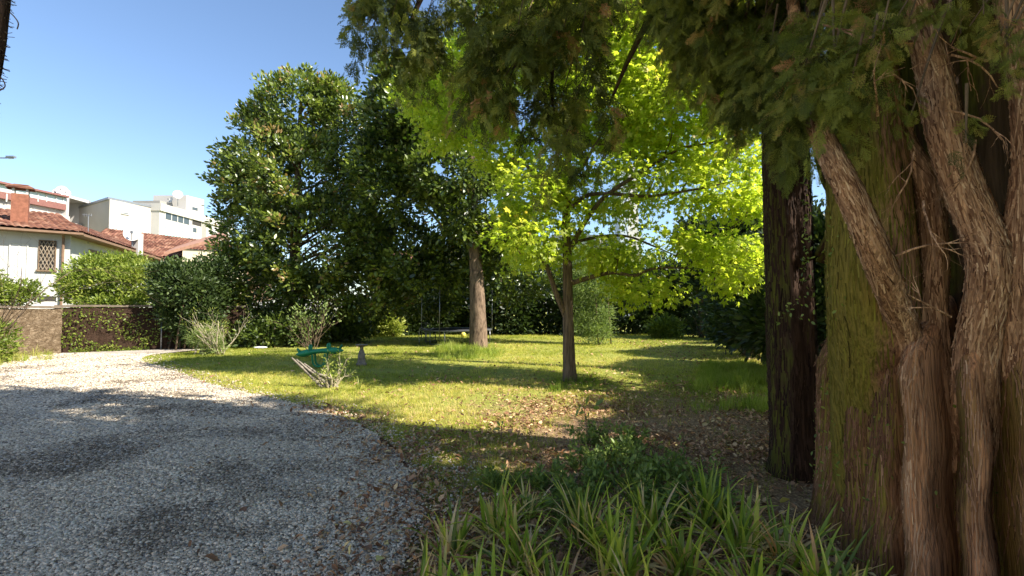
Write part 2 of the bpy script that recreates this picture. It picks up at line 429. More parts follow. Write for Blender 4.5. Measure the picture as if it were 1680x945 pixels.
for _ in range(5):
    long_ = [e for e in bm.edges if e.calc_length() > (.9 if e.verts[0].co.x > -14 else 3)]
    if not long_: break
    bmesh.ops.subdivide_edges(bm, edges=long_, cuts=1); bmesh.ops.triangulate(bm, faces=bm.faces[:])
vco = np.array([v.co[:] for v in bm.verts]); zz = ground_z(vco[:, 0], vco[:, 1])
# keep it just above the ground sheet
for v, z_ in zip(bm.verts, zz): v.co.z = max(z_ + .006, .012)
me = bpy.data.meshes.new('gravel_drive'); bm.to_mesh(me); bm.free(); me.polygons.foreach_set('use_smooth', [True] * len(me.polygons))
tag(link('gravel_drive', me, gravel_material()), kind='structure')

# loose stones of the drive
m_stone = leafmat('loose_stone', [(0, (.11, .082, .055)), (.35, (.39, .325, .24)), (.7, (.66, .56, .425)), (1, (.84, .73, .56))], .85, .3, 0)
n = 330000
yy = 1.9 * (17 / 1.9) ** rng.random(n); xx = (rng.random(n) * 1.75 - 1.35) * (yy + .6)
k = in_drive(xx, yy) | ((rng.random(n) < .35) & in_drive(xx - rng.random(n) ** 2 * 1.1, yy)); k &= (xx > -18)
xx, yy = xx[k], yy[k]; n = len(xx)
pz = np.maximum(ground_z(xx, yy), .0) + .014
Rm = frames(rand_unit(n) * [1, 1, .25], np.tile([0, 0, 1.], (n, 1)) + rng.normal(size=(n, 3)) * .25)
sz = (.0055 + .010 * rng.random(n) ** 2.4) * (1 + yy * .11) * 1.12
tint = np.clip(.56 + .25 * rng.normal(size=n) - .75 * np.clip(fbm(np.stack([xx, yy * 1.3, xx * 0], -1) * 1.1, 4) - .48, 0, .3) * 2, 0.02, 1)
tag(inst('gravel', m_stone, None, [T_stone(i) for i in range(4)], np.stack([xx, yy, pz], -1), Rm, sz, tint), 'loose grey crushed stones covering the drive', 'gravel', kind='stuff')

# lawn grass
m_grass = leafmat('lawn_blades', [(0, (.13, .18, .02)), (.45, (.36, .38, .05)), (.75, (.54, .48, .11)), (1, (.66, .52, .25))], .6, .25, .4, 1.3)
def litter_zone(x, y):
    d = np.hypot(x - 3.9, y - 5.2); return np.clip((5.6 - d) / 3.2, 0, 1)
n = 75000
yy = 3.0 * (31 / 3.0) ** (rng.random(n) ** .75); xx = (rng.random(n) * 1.75 - .82) * (yy + 1)
nz = fbm(np.stack([xx * .8, yy * .8, xx * 0], -1), 21)
k = ~in_drive(xx - .12, yy) & (xx > -13) & (xx < 12) & (rng.random(n) < 1.15 - 1.05 * litter_zone(xx, yy)) & (rng.random(n) < np.clip((nz - .30) * 5, .12, 1))
xx, yy, nz = xx[k], yy[k], nz[k]; n = len(xx)
Rm = frames(unit(np.stack([rng.normal(size=n), rng.normal(size=n), rng.normal(size=n) * .1], -1)), np.tile([0, 0, 1.], (n, 1)))
sc = (.045 + .03 * rng.random(n)) * (1 + yy * .022); sc3 = np.stack([sc * (1.1 + yy * .045), sc * (1.1 + yy * .045), sc * .8], -1)
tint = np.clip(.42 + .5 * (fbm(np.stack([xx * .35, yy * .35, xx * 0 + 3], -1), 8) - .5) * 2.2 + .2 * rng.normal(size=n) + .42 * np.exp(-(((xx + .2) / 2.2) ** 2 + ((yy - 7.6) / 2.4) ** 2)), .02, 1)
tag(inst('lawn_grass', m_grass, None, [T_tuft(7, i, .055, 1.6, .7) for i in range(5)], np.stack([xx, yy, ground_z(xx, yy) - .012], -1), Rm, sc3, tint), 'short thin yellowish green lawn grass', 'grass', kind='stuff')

m_lush = leafmat('lush_grass', [(0, (.12, .19, .025)), (.5, (.27, .34, .05)), (1, (.48, .46, .14))], .55, .3, .45, 1.5)
def tall_grass(name, label, poly_px, n, h, seed, dens=None, tmid=.4):
    P = [gnd(*p) for p in poly_px]; xs_ = [p.x for p in P]; ys_ = [p.y for p in P]
    x = rng.uniform(min(xs_), max(xs_), n * 3); y = rng.uniform(min(ys_), max(ys_), n * 3)
    k = inpoly(x, y, [(p.x, p.y) for p in P]) & (rng.random(n * 3) < np.clip((fbm(np.stack([x * 1.5, y * 1.5, x * 0], -1), seed) - .25) * 3, 0, 1))
    x, y = x[k][:n], y[k][:n]; c = len(x)
    Rm_ = frames(unit(np.stack([rng.normal(size=c), rng.normal(size=c), rng.normal(size=c) * .15], -1)), np.tile([0, 0, 1.], (c, 1)))
    PX = np.array([(p.x, p.y) for p in P]); PN = np.roll(PX, -1, 0); q = np.stack([x, y], -1)[:, None, :]; dd = PN - PX; tt = np.clip(((q - PX) * dd).sum(-1) / (dd ** 2).sum(-1), 0, 1); ed = np.sqrt(((q - PX - tt[..., None] * dd) ** 2).sum(-1)).min(1)
    s = h * (.35 + .9 * rng.random(c) ** 1.5) * np.clip(.25 + ed / .45, 0, 1) * np.clip(.3 + 2.2 * (fbm(np.stack([x * 2.2, y * 2.2, x * 0], -1), seed + 2) - .25), .3, 1.3); s3 = np.stack([s, s, s], -1)
    return tag(inst(name, m_lush, None, [T_tuft(9, seed + i, .035, .5, .45) for i in range(4)], np.stack([x, y, ground_z(x, y) - .012], -1), Rm_, s3,
               np.clip(tmid + .18 * rng.normal(size=c), 0, 1)), label, 'grass', kind='stuff')
tall_grass('tall_grass', 'taller unmown sunlit grass around the foot of the thick magnolia trunk', [(690, 592), (820, 590), (840, 570), (800, 566), (740, 568), (700, 576)], 1500, .26, 3, tmid=.5)
tall_grass('tall_grass', 'lush bright green unmown grass patch beside the dark trunk', [(1128, 682), (1300, 690), (1320, 620), (1220, 592), (1145, 598), (1118, 640)], 4200, .22, 6, tmid=.5)
tall_grass('tall_grass', 'dry grassy weeds at the foot of the sunlit stone wall', [(20, 600), (95, 590), (92, 577), (0, 582), (-120, 612)], 900, .32, 9, tmid=.75)
tall_grass('tall_grass', 'small green weeds round the base of the slim maple trunk', [(880, 646), (990, 648), (985, 622), (900, 620)], 500, .15, 12, tmid=.15)

# fallen leaves
m_litter = leafmat('dead_leaf', [(0, (.08, .04, .024)), (.3, (.24, .12, .06)), (.55, (.46, .27, .15)), (.8, (.64, .46, .27)), (.93, (.66, .56, .22)), (1, (.76, .66, .18))], .7, .3, .12, 1.2)
n = 170000
yy = 2.2 * (24 / 2.2) ** (rng.random(n) ** .9); xx = (rng.random(n) * 1.7 - .65) * (yy + .8)
gx = np.array([p[0] for p in ev]); gy = np.array([p[1] for p in ev])
o = np.argsort(gy[:120]); ex = np.interp(yy, gy[:120][o], gx[:120][o])
dens = .03 + .95 * litter_zone(xx, yy) ** .8 + .75 * np.exp(-((xx - ex - .1) / .5) ** 2) * (yy < 8) + .25 * np.exp(-(((xx - 1.2) / 3) ** 2 + ((yy - 10.5) / 2.6) ** 2)) + .3 * ((xx > 5) & (yy > 9))
dens *= np.where(in_drive(xx, yy), np.where(xx > ex - .9, .8, .28), 1.0)
dens *= np.clip((fbm(np.stack([xx * 1.3, yy * 1.3, xx * 0], -1), 15) - .25) * 3, .1, 1.2)
k = (rng.random(n) < dens) & (xx > -9) & (xx < 9)
xx, yy = xx[k], yy[k]; n = len(xx)
Rm = frames(rand_unit(n) * [1, 1, .3], np.tile([0, 0, 1.], (n, 1)) + rng.normal(size=(n, 3)) * .45)
tag(inst('fallen_leaves', m_litter, None, [T_leaf(.5, .12, .1), T_leaf(.35, .2, .25), T_leaf(.6, -.1, -.15), T_leaf(.4, .25, .3)], np.stack([xx, yy, np.maximum(ground_z(xx, yy), 0) + .012 + .012 * rng.random(n)], -1),
    Rm, (.022 + .045 * rng.random(n) ** 2.5) * (1 + yy * .05), np.clip(rng.beta(2, 2.4, n), 0, 1)), 'brown and tan fallen leaves littering the ground', 'fallen leaves', kind='stuff')
big_pts = [(690, 848, .6), (705, 855, .3), (565, 932, .5), (598, 905, .2), (618, 905, .1), (668, 795, .5), (620, 815, .2), (1280, 832, .99), (1205, 745, .95), (1340, 838, .9), (1108, 925, .6), (360, 930, .3), (400, 838, .2), (460, 838, .35), (905, 800, .7), (585, 880, .1), (628, 922, .95), (545, 860, .1)]
P = np.array([tuple(gnd(a, b)) for a, b, _ in big_pts]); P[:, 2] = .035; n = len(P)
tag(inst('fallen_leaf_scatter', m_litter, None, [T_leaf(.55, .15, .15), T_leaf(.6, .2, .25)], P, frames(rand_unit(n) * [1, 1, .3], np.tile([0, 0, 1.], (n, 1)) + rng.normal(size=(n, 3)) * .35), .10 * np.ones(n), np.array([t for _, _, t in big_pts])),
    'larger curled brown leaves along the gravel edge', 'fallen leaves', kind='stuff')

# ---------------------------------------------------------------- buildings
m_white = plainmat('white_render', (.46, .455, .42), .85, .2, .08, 1.5)
m_apt = plainmat('cream_render', (.40, .37, .335), .85, .2, .05, .6)
m_aptw = plainmat('pale_render', (.46, .44, .41), .85, .2, .04, .6)
m_grey = plainmat('grey_render', (.26, .25, .225), .85, .2, .08, .6)
m_dark = plainmat('painted_recess_shadow', (.05, .045, .04), .8, .2)  # flat dark colour standing in for the shadow inside openings
m_red = plainmat('red_fascia', (.20, .09, .075), .7, .3)
m_brick = plainmat('chimney_brick', (.22, .09, .055), .85, .2, .25, 7)
m_fascia = plainmat('eave_board', (.20, .125, .08), .7, .2)
m_metal = plainmat('grey_metal', (.25, .26, .27), .4, .5, metal=.6)
m_dish = plainmat('dish_white', (.60, .58, .53), .5, .4, .04)
m_wood = plainmat('old_wood', (.16, .11, .07), .8, .2, .3, 9)
def glass(name, c, rough=.15):
    m, n_ = newmat(name); finish(n_, c, rough, .6); return m
m_glass = glass('window_glass', (.06, .075, .08)); m_aqua = glass('aqua_glass', (.30, .52, .50), .25); m_pale = glass('pale_glass', (.42, .50, .47), .25)
m_shut = plainmat('roller_shutter', (.52, .51, .48), .6, .3, .04)
def tile_mat():
    m, n = newmat('clay_tile'); mp = coords(n, (1, 1, 1)); v = n.nodes.new('ShaderNodeTexVoronoi'); v.inputs['Scale'].default_value = 3.6; n.links.new(mp.outputs[0], v.inputs['Vector'])
    r = ramp(n, [(0, (.085, .038, .028)), (.45, (.19, .082, .055)), (.8, (.27, .14, .092)), (1, (.33, .225, .16))]); n.links.new(v.outputs['Color'], r.inputs[0])
    t = noise(n, mp, 2.0, 6, .7); d = ramp(n, [(.4, (.6, .55, .5)), (.6, (1, 1, 1))]); n.links.new(t.outputs[0], d.inputs[0])
    finish(n, mixc(n, 1, r.outputs[0], d.outputs[0], 'MULTIPLY'), .85, .2, noise(n, mp, 20, 3).outputs[0], .3, .02); return m
m_tile = tile_mat()
def tile_roof(name, quad, parent, pitch_=.26, course=.34):
    """barrel tiles: quad = eave a, eave b, top b, top a"""
    a, b, tb, ta = [np.array(q) for q in quad]
    nu = max(8, int(np.linalg.norm(b - a) / pitch_) * 4); nv = max(3, int(max(np.linalg.norm(ta - a), np.linalg.norm(tb - b)) / course)) * 2
    u = np.linspace(0, 1, nu + 1); nn = np.cross(b - a, ta - a); nn /= np.linalg.norm(nn); nn = nn if nn[2] > 0 else -nn
    mb = MB(); rows = []
    for j in range(nv + 1):
        course_i = j // 2; t = min(1, (course_i + (j % 2) * .96) * 2 / nv) if nv else 0
        p = (a + (b - a) * u[:, None]) * (1 - t) + (ta + (tb - ta) * u[:, None]) * t
        h = .055 * np.abs(np.sin(u * nu / 4 * math.pi)) + (.03 if j % 2 == 0 else 0)
        jit = (vnoise(np.stack([u * nu / 4, u * 0 + course_i, u * 0], -1)) - .5) * .02
        rows.append(p + nn * (h + jit)[:, None])
    V = np.concatenate(rows); mb.v = [tuple(p) for p in V]; w_ = nu + 1
    mb.f = [(j * w_ + i, j * w_ + i + 1, (j + 1) * w_ + i + 1, (j + 1) * w_ + i) for j in range(nv) for i in range(nu)]
    k = len(mb.v); low = [tuple(q - nn * .12) for q in (a, b, tb, ta)]; mb.v += low; mb.f.append((k, k + 3, k + 2, k + 1))
    return mb.build(name, m_tile, parent)

class Wall:                                     # a vertical facade between two ground points, addressed by photo pixels
    def __init__(s, p0, p1):
        s.p0 = Vector((p0[0], p0[1], 0)); s.p1 = Vector((p1[0], p1[1], 0)); s.d = (s.p1 - s.p0).normalized(); s.n = Vector((s.d.y, -s.d.x, 0))
        if s.n.dot(CAM - s.p0) < 0: s.n = -s.n
    def hit(s, px, py):
        q = on_plane(px, py, s.p0, s.n); return (q - s.p0).dot(s.d), q.z
    def box(s, mb, u0, u1, z0, z1, out=.05, inn=.02):
        c = s.p0 + s.d * (u0 + u1) / 2 + s.n * (out - inn) / 2; c.z = (z0 + z1) / 2
        M = Matrix((s.d, s.n, Vector((0, 0, 1)))).transposed(); mb.box(c, (abs(u1 - u0), out + inn, abs(z1 - z0)), ax=M); return mb
    def window(s, parent, px0, py0, px1, py1, glassm=None, frame=None, panes=1, shutter=0, sill=True, proud=.06):
        u0, _ = s.hit(px0, py0); u1, _ = s.hit(px1, py1); cx = (px0 + px1) / 2; _, zt = s.hit(cx, py0); _, zb = s.hit(cx, py1)
        u0, u1 = min(u0, u1), max(u0, u1); fw = max(.05, (u1 - u0) * .03)
        g = s.box(MB(), u0, u1, zb, zt, proud * .3).build('window', glassm or m_glass, parent)
        f = MB(); s.box(f, u0 - fw, u0, zb, zt, proud); s.box(f, u1, u1 + fw, zb, zt, proud); s.box(f, u0 - fw, u1 + fw, zt, zt + fw, proud)
        for k in range(1, panes): uu = u0 + (u1 - u0) * k / panes; s.box(f, uu - fw * .4, uu + fw * .4, zb, zt, proud * .8)
        f.build('window_frame', frame or m_shut, g)
        if sill: s.box(MB(), u0 - fw * 2, u1 + fw * 2, zb - .08, zb, proud * 2).build('window_sill', frame or m_shut, g)
        if shutter: s.box(MB(), u0, u1, zb + (zt - zb) * (1 - shutter), zt - .01, proud * .55, -.02).build('roller_shutter', m_shut, g)
        return g

# --- near low house A (left): facade seen obliquely
A0 = at(-330, 372, 13.4); A1 = at(137, 381, 23.8)
pa0 = at(0, 370, 22.0); dirA = Vector((A1.x - pa0.x, A1.y - pa0.y, 0)).normalized(); hA = 5.1
A1 = Vector((A1.x, A1.y, 0)); A0 = A1 - dirA * 16
nA = Vector((dirA.y, -dirA.x, 0)); nA = nA if nA.dot(CAM - A1) > 0 else -nA
hA = at(137, 381, 23.8).z
house_a = empty('villa', tuple(A1), 'white rendered villa with brick chimney behind the stone wall at far left', 'house')
wA = [A0 - nA * .7, A1 - nA * .7 - dirA * .5, A1 - nA * 9 - dirA * .5, A0 - nA * 9]
MB().prism(wA, -.05, hA - .05).build('wall', m_white, house_a)
WA = Wall(wA[0], wA[1])
def lift(p, z): return Vector((p.x, p.y, z))
back = -nA * 5.2; rz_ = hA + 5.2 * math.tan(R(16))
tile_roof('roof', [lift(A0, hA), lift(A1, hA), lift(A1 + back - dirA * 1.2, rz_), lift(A0 + back, rz_)], house_a)
MB().slab([lift(A0, hA - .03), lift(A1, hA - .03), lift(A1 - nA * .8, hA - .03), lift(A0 - nA * .8, hA - .03)], .10).build('eave', m_fascia, house_a)
ch = MB(); c0 = A1 - dirA * 3.4 - nA * 1.3; c0 = on_plane(33, 345, A1 - nA * 1.6, nA); cz = c0.z
ch.box((c0.x, c0.y, cz - .1), (.60, .45, 1.75), math.atan2(dirA.y, dirA.x)); chim = ch.build('chimney', m_brick, house_a)
rzA = math.atan2(dirA.y, dirA.x)
cap = MB(); cap.box((c0.x, c0.y, cz + 1.06), (.98, .78, .06), rzA)
k_ = Vector((c0.x, c0.y, cz + 1.3)); dx, dy = dirA * .48, nA * .37; bz = cz + 1.10
q = [lift(k_ + dx * a + dy * b, bz) for a, b in ((-1, -1), (1, -1), (1, 1), (-1, 1))]
cap.add(q + [lift(k_ - dx * .5, bz + .18), lift(k_ + dx * .5, bz + .18)], [(0, 1, 5, 4), (1, 2, 5), (2, 3, 4, 5), (3, 0, 4), (3, 2, 1, 0)]); cap.build('chimney_cap', m_tile, chim)
for a in (-1, 1):
    for b in (-1, 1): MB().box(tuple(lift(k_ + dx * .5 * a + dy * .5 * b, cz + .90)), (.09, .09, .26), rzA).build('chimney_post', m_white, chim)
MB().box(tuple(lift(c0 + nA * .30, cz - .85)), (.75, .35, .25), rzA).build('chimney_base', m_white, chim)
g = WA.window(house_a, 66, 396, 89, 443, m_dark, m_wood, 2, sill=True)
lat = MB()
u0, zt = WA.hit(66, 396); u1, zb = WA.hit(89, 443)
for k in range(-5, 8):
    for sg in (1, -1):
        pts = []
        for t in np.linspace(0, 1, 12):
            z_ = zb + (zt - zb) * t; u = u0 + (u1 - u0) * (k / 4 + sg * t)
            if u0 <= u <= u1: p = WA.p0 + WA.d * u + WA.n * .10; pts.append((p.x, p.y, z_))
        if len(pts) > 1: lat.tube(pts, .016, 4)
lat.build('lattice', plainmat('lattice_wood', (.27, .22, .16), .8, .2), g)
WA.window(house_a, 18, 400, 42, 470, m_shut, m_white, 2, sill=False)
WA.window(house_a, -80, 410, -30, 470, m_glass, m_wood, 2)
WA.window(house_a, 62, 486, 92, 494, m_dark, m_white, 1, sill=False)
p = WA.p1 - WA.d * .25 + WA.n * .15
MB().tube([(p.x, p.y, 0), (p.x, p.y, hA - .3), (p.x + WA.n.x * .5, p.y + WA.n.y * .5, hA - .05)], .055, 8).build('downpipe', m_fascia, house_a)

# --- house B (second low wing, facade running away)
B0 = Vector(at(137, 383, 24.2)); B1 = Vector(at(272, 425, 37.5)); hB = (B0.z + B1.z) / 2; B0.z = B1.z = 0
dB = (B1 - B0).normalized(); nB = Vector((dB.y, -dB.x, 0)); nB = nB if nB.dot(CAM - B0) > 0 else -nB
house_b = empty('tiled_house', tuple(B1), 'low white house with long red tiled roof behind the clipped green hedge bush', 'house')
wB = [B0 - nB * .7 + dB * .3, B1 - nB * .7 - dB * .3, B1 - nB * 5 - dB * .3, B0 - nB * 5 + dB * 8]
MB().prism(wB, -.05, hB - .03).build('wall', m_white, house_b); WB = Wall(wB[0], wB[1])
bk = -nB * 2.3; rzb = hB + 1.12
tile_roof('roof', [lift(B0 - dB * .3, hB), lift(B1, hB), lift(B1 + bk - dB * .8, rzb), lift(B0 + bk + dB * 4.5, rzb)], house_b)
MB().slab([lift(B0 - dB * .3, hB - .03), lift(B1, hB - .03), lift(B1 - nB * .8, hB - .03), lift(B0 - nB * .8, hB - .03)], .12).build('eave', m_fascia, house_b)
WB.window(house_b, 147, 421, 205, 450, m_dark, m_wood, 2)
WB.window(house_b, 236, 470, 250, 490, m_glass, m_wood, 1)
p = B1 - dB * .5 + nB * .05
MB().tube([(p.x, p.y, 0), (p.x, p.y, hB - .15)], .09, 8).build('downpipe', m_white, house_b)
# --- house C: tiled wing further right with a small gabled cream part
C0 = at(120, 421, 40.5); C1 = at(352, 421, 43.0); hC = at(270, 421, 42).z
house_c = empty('tiled_annex', (C1.x, C1.y, 0), 'cream annex under red tiles beside the magnolia, behind the low white house', 'house')
C0.z = C1.z = 0; dC = (C1 - C0).normalized(); nC = Vector((dC.y, -dC.x, 0)); nC = nC if nC.dot(CAM - C0) > 0 else -nC
MB().prism([C0 - nC * .5, C1 + dC * 3 - nC * .5, C1 + dC * 3 - nC * 8, C0 - nC * 8], -.05, hC).build('wall', m_dark if False else m_fascia, house_c)
tile_roof('roof', [lift(C0, hC), lift(C1 + dC * 3, hC), lift(C1 + dC * 3 - nC * 4.5, hC + 1.5), lift(C0 - nC * 4.5, hC + 2.9)], house_c)
D0 = at(299, 430, 38); D1 = at(362, 430, 40); MB().prism([(D0.x, D0.y), (D1.x, D1.y), (D1.x, D1.y + 4), (D0.x, D0.y + 4)], -.05, at(299, 408, 38).z).build('porch_wall', plainmat('cream_wall', (.46, .40, .29), .85, .2, .05), house_c)
zc = at(299, 408, 38).z
MB().slab([tuple(at(268, 414, 37.4)), tuple(at(372, 386, 39.2)), tuple(at(372, 378, 44)), tuple(at(290, 404, 44))], .22).build('porch_roof', plainmat('dusty_tile', (.36, .20, .14), .85, .2, .2, 5), house_c)

# --- apartment blocks far behind
def block(name, label, P, hs, mat, parent=None):
    pass
apt1 = empty('apartment_building', tuple(at(70, 505, 62)), 'long grey apartment building with red edged balconies, furthest left on the skyline', 'building')
E0 = at(-330, 255, 46); E1 = at(103, 322, 62); ztop = (E1.z); E0 = Vector((E1.x - 32 * .80, E1.y - 32 * .60, 0))
d_ = (at(103, 322, 62) - at(0, 300, 55.3)); d_.z = 0; d_.normalize(); Eb = Vector((E1.x, E1.y, 0)); E0 = Eb - d_ * 34
nE = Vector((d_.y, -d_.x, 0)); nE = nE if nE.dot(CAM - Eb) > 0 else -nE
MB().prism([E0, Eb, Eb - nE * 9, E0 - nE * 9], -.05, ztop - .2).build('wall', m_grey, apt1); WE = Wall(E0, Eb)
def band(px, pt, pb, out, mat, name, u0=0, u1=34, par=None):
    _, za = WE.hit(px, pt); _, zb2 = WE.hit(px, pb); WE.box(MB(), u0, u1, zb2, za, out, -.01).build(name, mat, par or apt1)
WE.box(MB(), 0, 34, ztop - .22, ztop, 1.0, 8).build('roof_slab', m_red, apt1)
band(80, 331, 341, .55, m_red, 'balcony_fascia'); band(80, 318, 331, .50, m_pale, 'glass_balustrade')
band(80, 352, 366, 1.2, m_apt, 'balcony_wall'); band(80, 366, 372, 1.3, m_grey, 'balcony_floor')
for (a, b) in ((45, 56), (78, 101), (8, 24), (-60, -30)): WE.window(apt1, a, 340, b, 351, m_glass, m_shut, 2, sill=False)
for a in (56, 70, 86, 98, 20, 4):
    u, z0_ = WE.hit(a, 331); _, z1_ = WE.hit(a, 318); WE.box(MB(), u - .06, u + .06, z0_, z1_, .58, -.5).build('baluster', m_shut, apt1)
F = [at(108, 330, 62), at(148, 330, 66)]
fb = MB(); Fz0 = at(120, 365, 63).z; Fz1 = at(120, 322, 63).z
WF = Wall(F[0], F[1]); L = (WF.p1 - WF.p0).length
for (u0, u1, z0, z1) in ((0, L, Fz1 - .35, Fz1), (0, .4, Fz0, Fz1), (L - .4, L, Fz0, Fz1), (0, L, 0, Fz0)): WF.box(fb, u0, u1, z0, z1, .1, 3.2)
fb.build('loggia', m_aptw, apt1); WF.box(MB(), .4, L - .4, Fz0, Fz1 - .35, -2.8, 3.2).build('loggia_back', m_grey, apt1)
WE.box(MB(), 28, 34, 0, ztop - 1.5, .02, -.005).build('end_panel', m_apt, apt1)

apt2 = empty('apartment_block', tuple(at(180, 505, 60)), 'cream flat roofed block with plain windows, middle of the far apartment skyline', 'building')
G0 = at(118, 346, 67); G1 = at(180, 327, 60); G2 = at(263, 343, 66.2); z2 = (G0.z + G1.z + G2.z) / 3
def low(p): return Vector((p.x, p.y, 0))
G3 = low(G0) + (low(G2) - low(G1))
MB().prism([low(G1), low(G2), G3, low(G0)], -.05, z2).build('wall', m_apt, apt2)
MB().prism([low(G1) + Vector((-.1, -.15, 0)), low(G2) + Vector((.1, -.1, 0)), G3 + Vector((0, .1, 0)), low(G0) + Vector((-.1, 0, 0))], z2, z2 + .28).build('roof_edge', m_metal, apt2)
WG = Wall(low(G1), low(G2))
WG.window(apt2, 200, 339, 210, 351, m_glass, m_shut, 1, .85); WG.window(apt2, 251.5, 348, 259, 359, m_glass, m_shut, 1, .6); WG.window(apt2, 251.5, 376, 259, 388, m_glass, m_shut, 1, .85)
WG.window(apt2, 181, 368, 241, 383, m_pale, m_shut, 6)
apt3 = empty('apartment_tower', tuple(at(265, 505, 64)), 'pale stepped apartment block with aqua glazed balconies and rooftop room beside the magnolia', 'building')
H0 = at(262, 336, 65.0); H1 = at(354, 356, 77); z3 = at(272, 343 - 1, 66).z + .4; dH = (low(H1) - low(H0)).normalized(); nH = Vector((dH.y, -dH.x, 0)); nH = nH if nH.dot(CAM - H0) > 0 else -nH
MB().prism([low(H0), low(H1) + dH * 4, low(H1) + dH * 4 - nH * 10, low(H0) - nH * 10], -.05, z3).build('wall', m_aptw, apt3)
WH = Wall(low(H0), low(H1)); Lh = (low(H1) - low(H0)).length
WH.box(MB(), -.1, Lh + 4.1, z3 - .9, z3 + .1, .25, 9.9).build('parapet', m_aptw, apt3)
WH.window(apt3, 271, 350, 310, 364, m_glass, m_shut, 4, 0, False); WH.window(apt3, 269, 377, 312, 393, m_aqua, m_shut, 8, 0, False)
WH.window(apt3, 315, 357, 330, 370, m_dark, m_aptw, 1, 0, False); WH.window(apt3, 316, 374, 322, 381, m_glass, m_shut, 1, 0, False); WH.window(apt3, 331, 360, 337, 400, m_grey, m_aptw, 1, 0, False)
t0 = at(305, 352, 72); t1 = at(334, 352, 75); zt_ = at(320, 324, 73.5).z
MB().prism([low(t0), low(t1), low(t1) - nH * 5, low(t0) - nH * 5], z3 - .5, zt_).build('rooftop_room', m_aptw, apt3)
WT = Wall(low(t0), low(t1)); WT.window(apt3, 315, 337, 324, 345, m_glass, m_shut, 1, .4, False)
t2 = at(262, 345, 70); t3 = at(304, 345, 74); MB().prism([low(t2), low(t3), low(t3) - nH * 4, low(t2) - nH * 4], z3 - .5, at(262, 329, 70).z).build('rooftop_wall', m_grey, apt3)

# far pale building glimpsed through the maple
apt4 = empty('tall_building', tuple(at(1020, 505, 58)), 'pale tall building glimpsed through gaps in the maple leaves', 'building')
p0 = at(1017, 300, 52); p1 = at(1030, 300, 52)
MB().prism([(p0.x, p0.y), (p1.x, p1.y), (p1.x, p1.y + 3), (p0.x, p0.y + 3)], -.05, at(1020, 275, 52).z).build('stair_tower', plainmat('blue_grey_panel', (.42, .48, .56), .6, .3, .05), apt4)
p0 = at(905, 375, 56); p1 = at(1052, 375, 56); MB().prism([(p0.x, p0.y), (p1.x, p1.y), (p1.x, p1.y + 8), (p0.x, p0.y + 8)], -.05, at(1000, 385, 56).z).build('wall', m_aptw, apt4)
p2 = at(1030.5, 375, 55); p3 = at(1048, 375, 55); MB().prism([(p2.x, p2.y), (p3.x, p3.y), (p3.x, p3.y + .9), (p2.x, p2.y + .9)], -.05, at(1000, 270, 55).z).build('chimney_stack', m_aptw, apt4)
WI = Wall((p0.x, p0.y), (p1.x, p1.y))
for a in (930, 960, 990): WI.window(apt4, a, 400, a + 14, 420, m_glass, m_shut, 2)
apt5 = empty('white_house', tuple(at(700, 505, 60)), 'white house glimpsed between the magnolia trunks over the dark hedge', 'house')
p0 = at(640, 445, 50); p1 = at(800, 445, 50); MB().prism([(p0.x, p0.y), (p1.x, p1.y), (p1.x, p1.y + 8), (p0.x, p0.y + 8)], -.05, at(700, 432, 50).z).build('wall', m_aptw, apt5)
z_ = at(700, 432, 50).z; tile_roof('roof', [(p0.x - .5, p0.y - .5, z_ + .05), (p1.x + .5, p1.y - .5, z_ + .05), (p1.x + .5, p1.y + 4, z_ + 1.7), (p0.x - .5, p0.y + 4, z_ + 1.7)], apt5, .5, .7)

# ---------------------------------------------------------------- garden walls
def stone_mat(name, c, d, sc=4.0):
    m, n = newmat(name); mp = coords(n, (1, 1, 1.6)); v = n.nodes.new('ShaderNodeTexVoronoi'); v.inputs['Scale'].default_value = sc; n.links.new(mp.outputs[0], v.inputs['Vector'])
    v2 = n.nodes.new('ShaderNodeTexVoronoi'); v2.feature = 'DISTANCE_TO_EDGE'; v2.inputs['Scale'].default_value = sc; n.links.new(mp.outputs[0], v2.inputs['Vector'])
    r = ramp(n, [(0, d), (1, c)]); n.links.new(v.outputs['Color'], r.inputs[0]); t = noise(n, mp, 9, 5, .7); rr = ramp(n, [(.35, (.5, .45, .4)), (.65, (1, 1, 1))]); n.links.new(t.outputs[0], rr.inputs[0])
    e = ramp(n, [(0, (.62, .58, .52)), (.06, (1, 1, 1))]); n.links.new(v2.outputs['Distance'], e.inputs[0])
    cc = mixc(n, 1, mixc(n, 1, r.outputs[0], rr.outputs[0], 'MULTIPLY'), e.outputs[0], 'MULTIPLY'); h = mixc(n, .5, e.outputs[0], t.outputs[0])
    finish(n, cc, .9, .15, h, .8, .05); return m
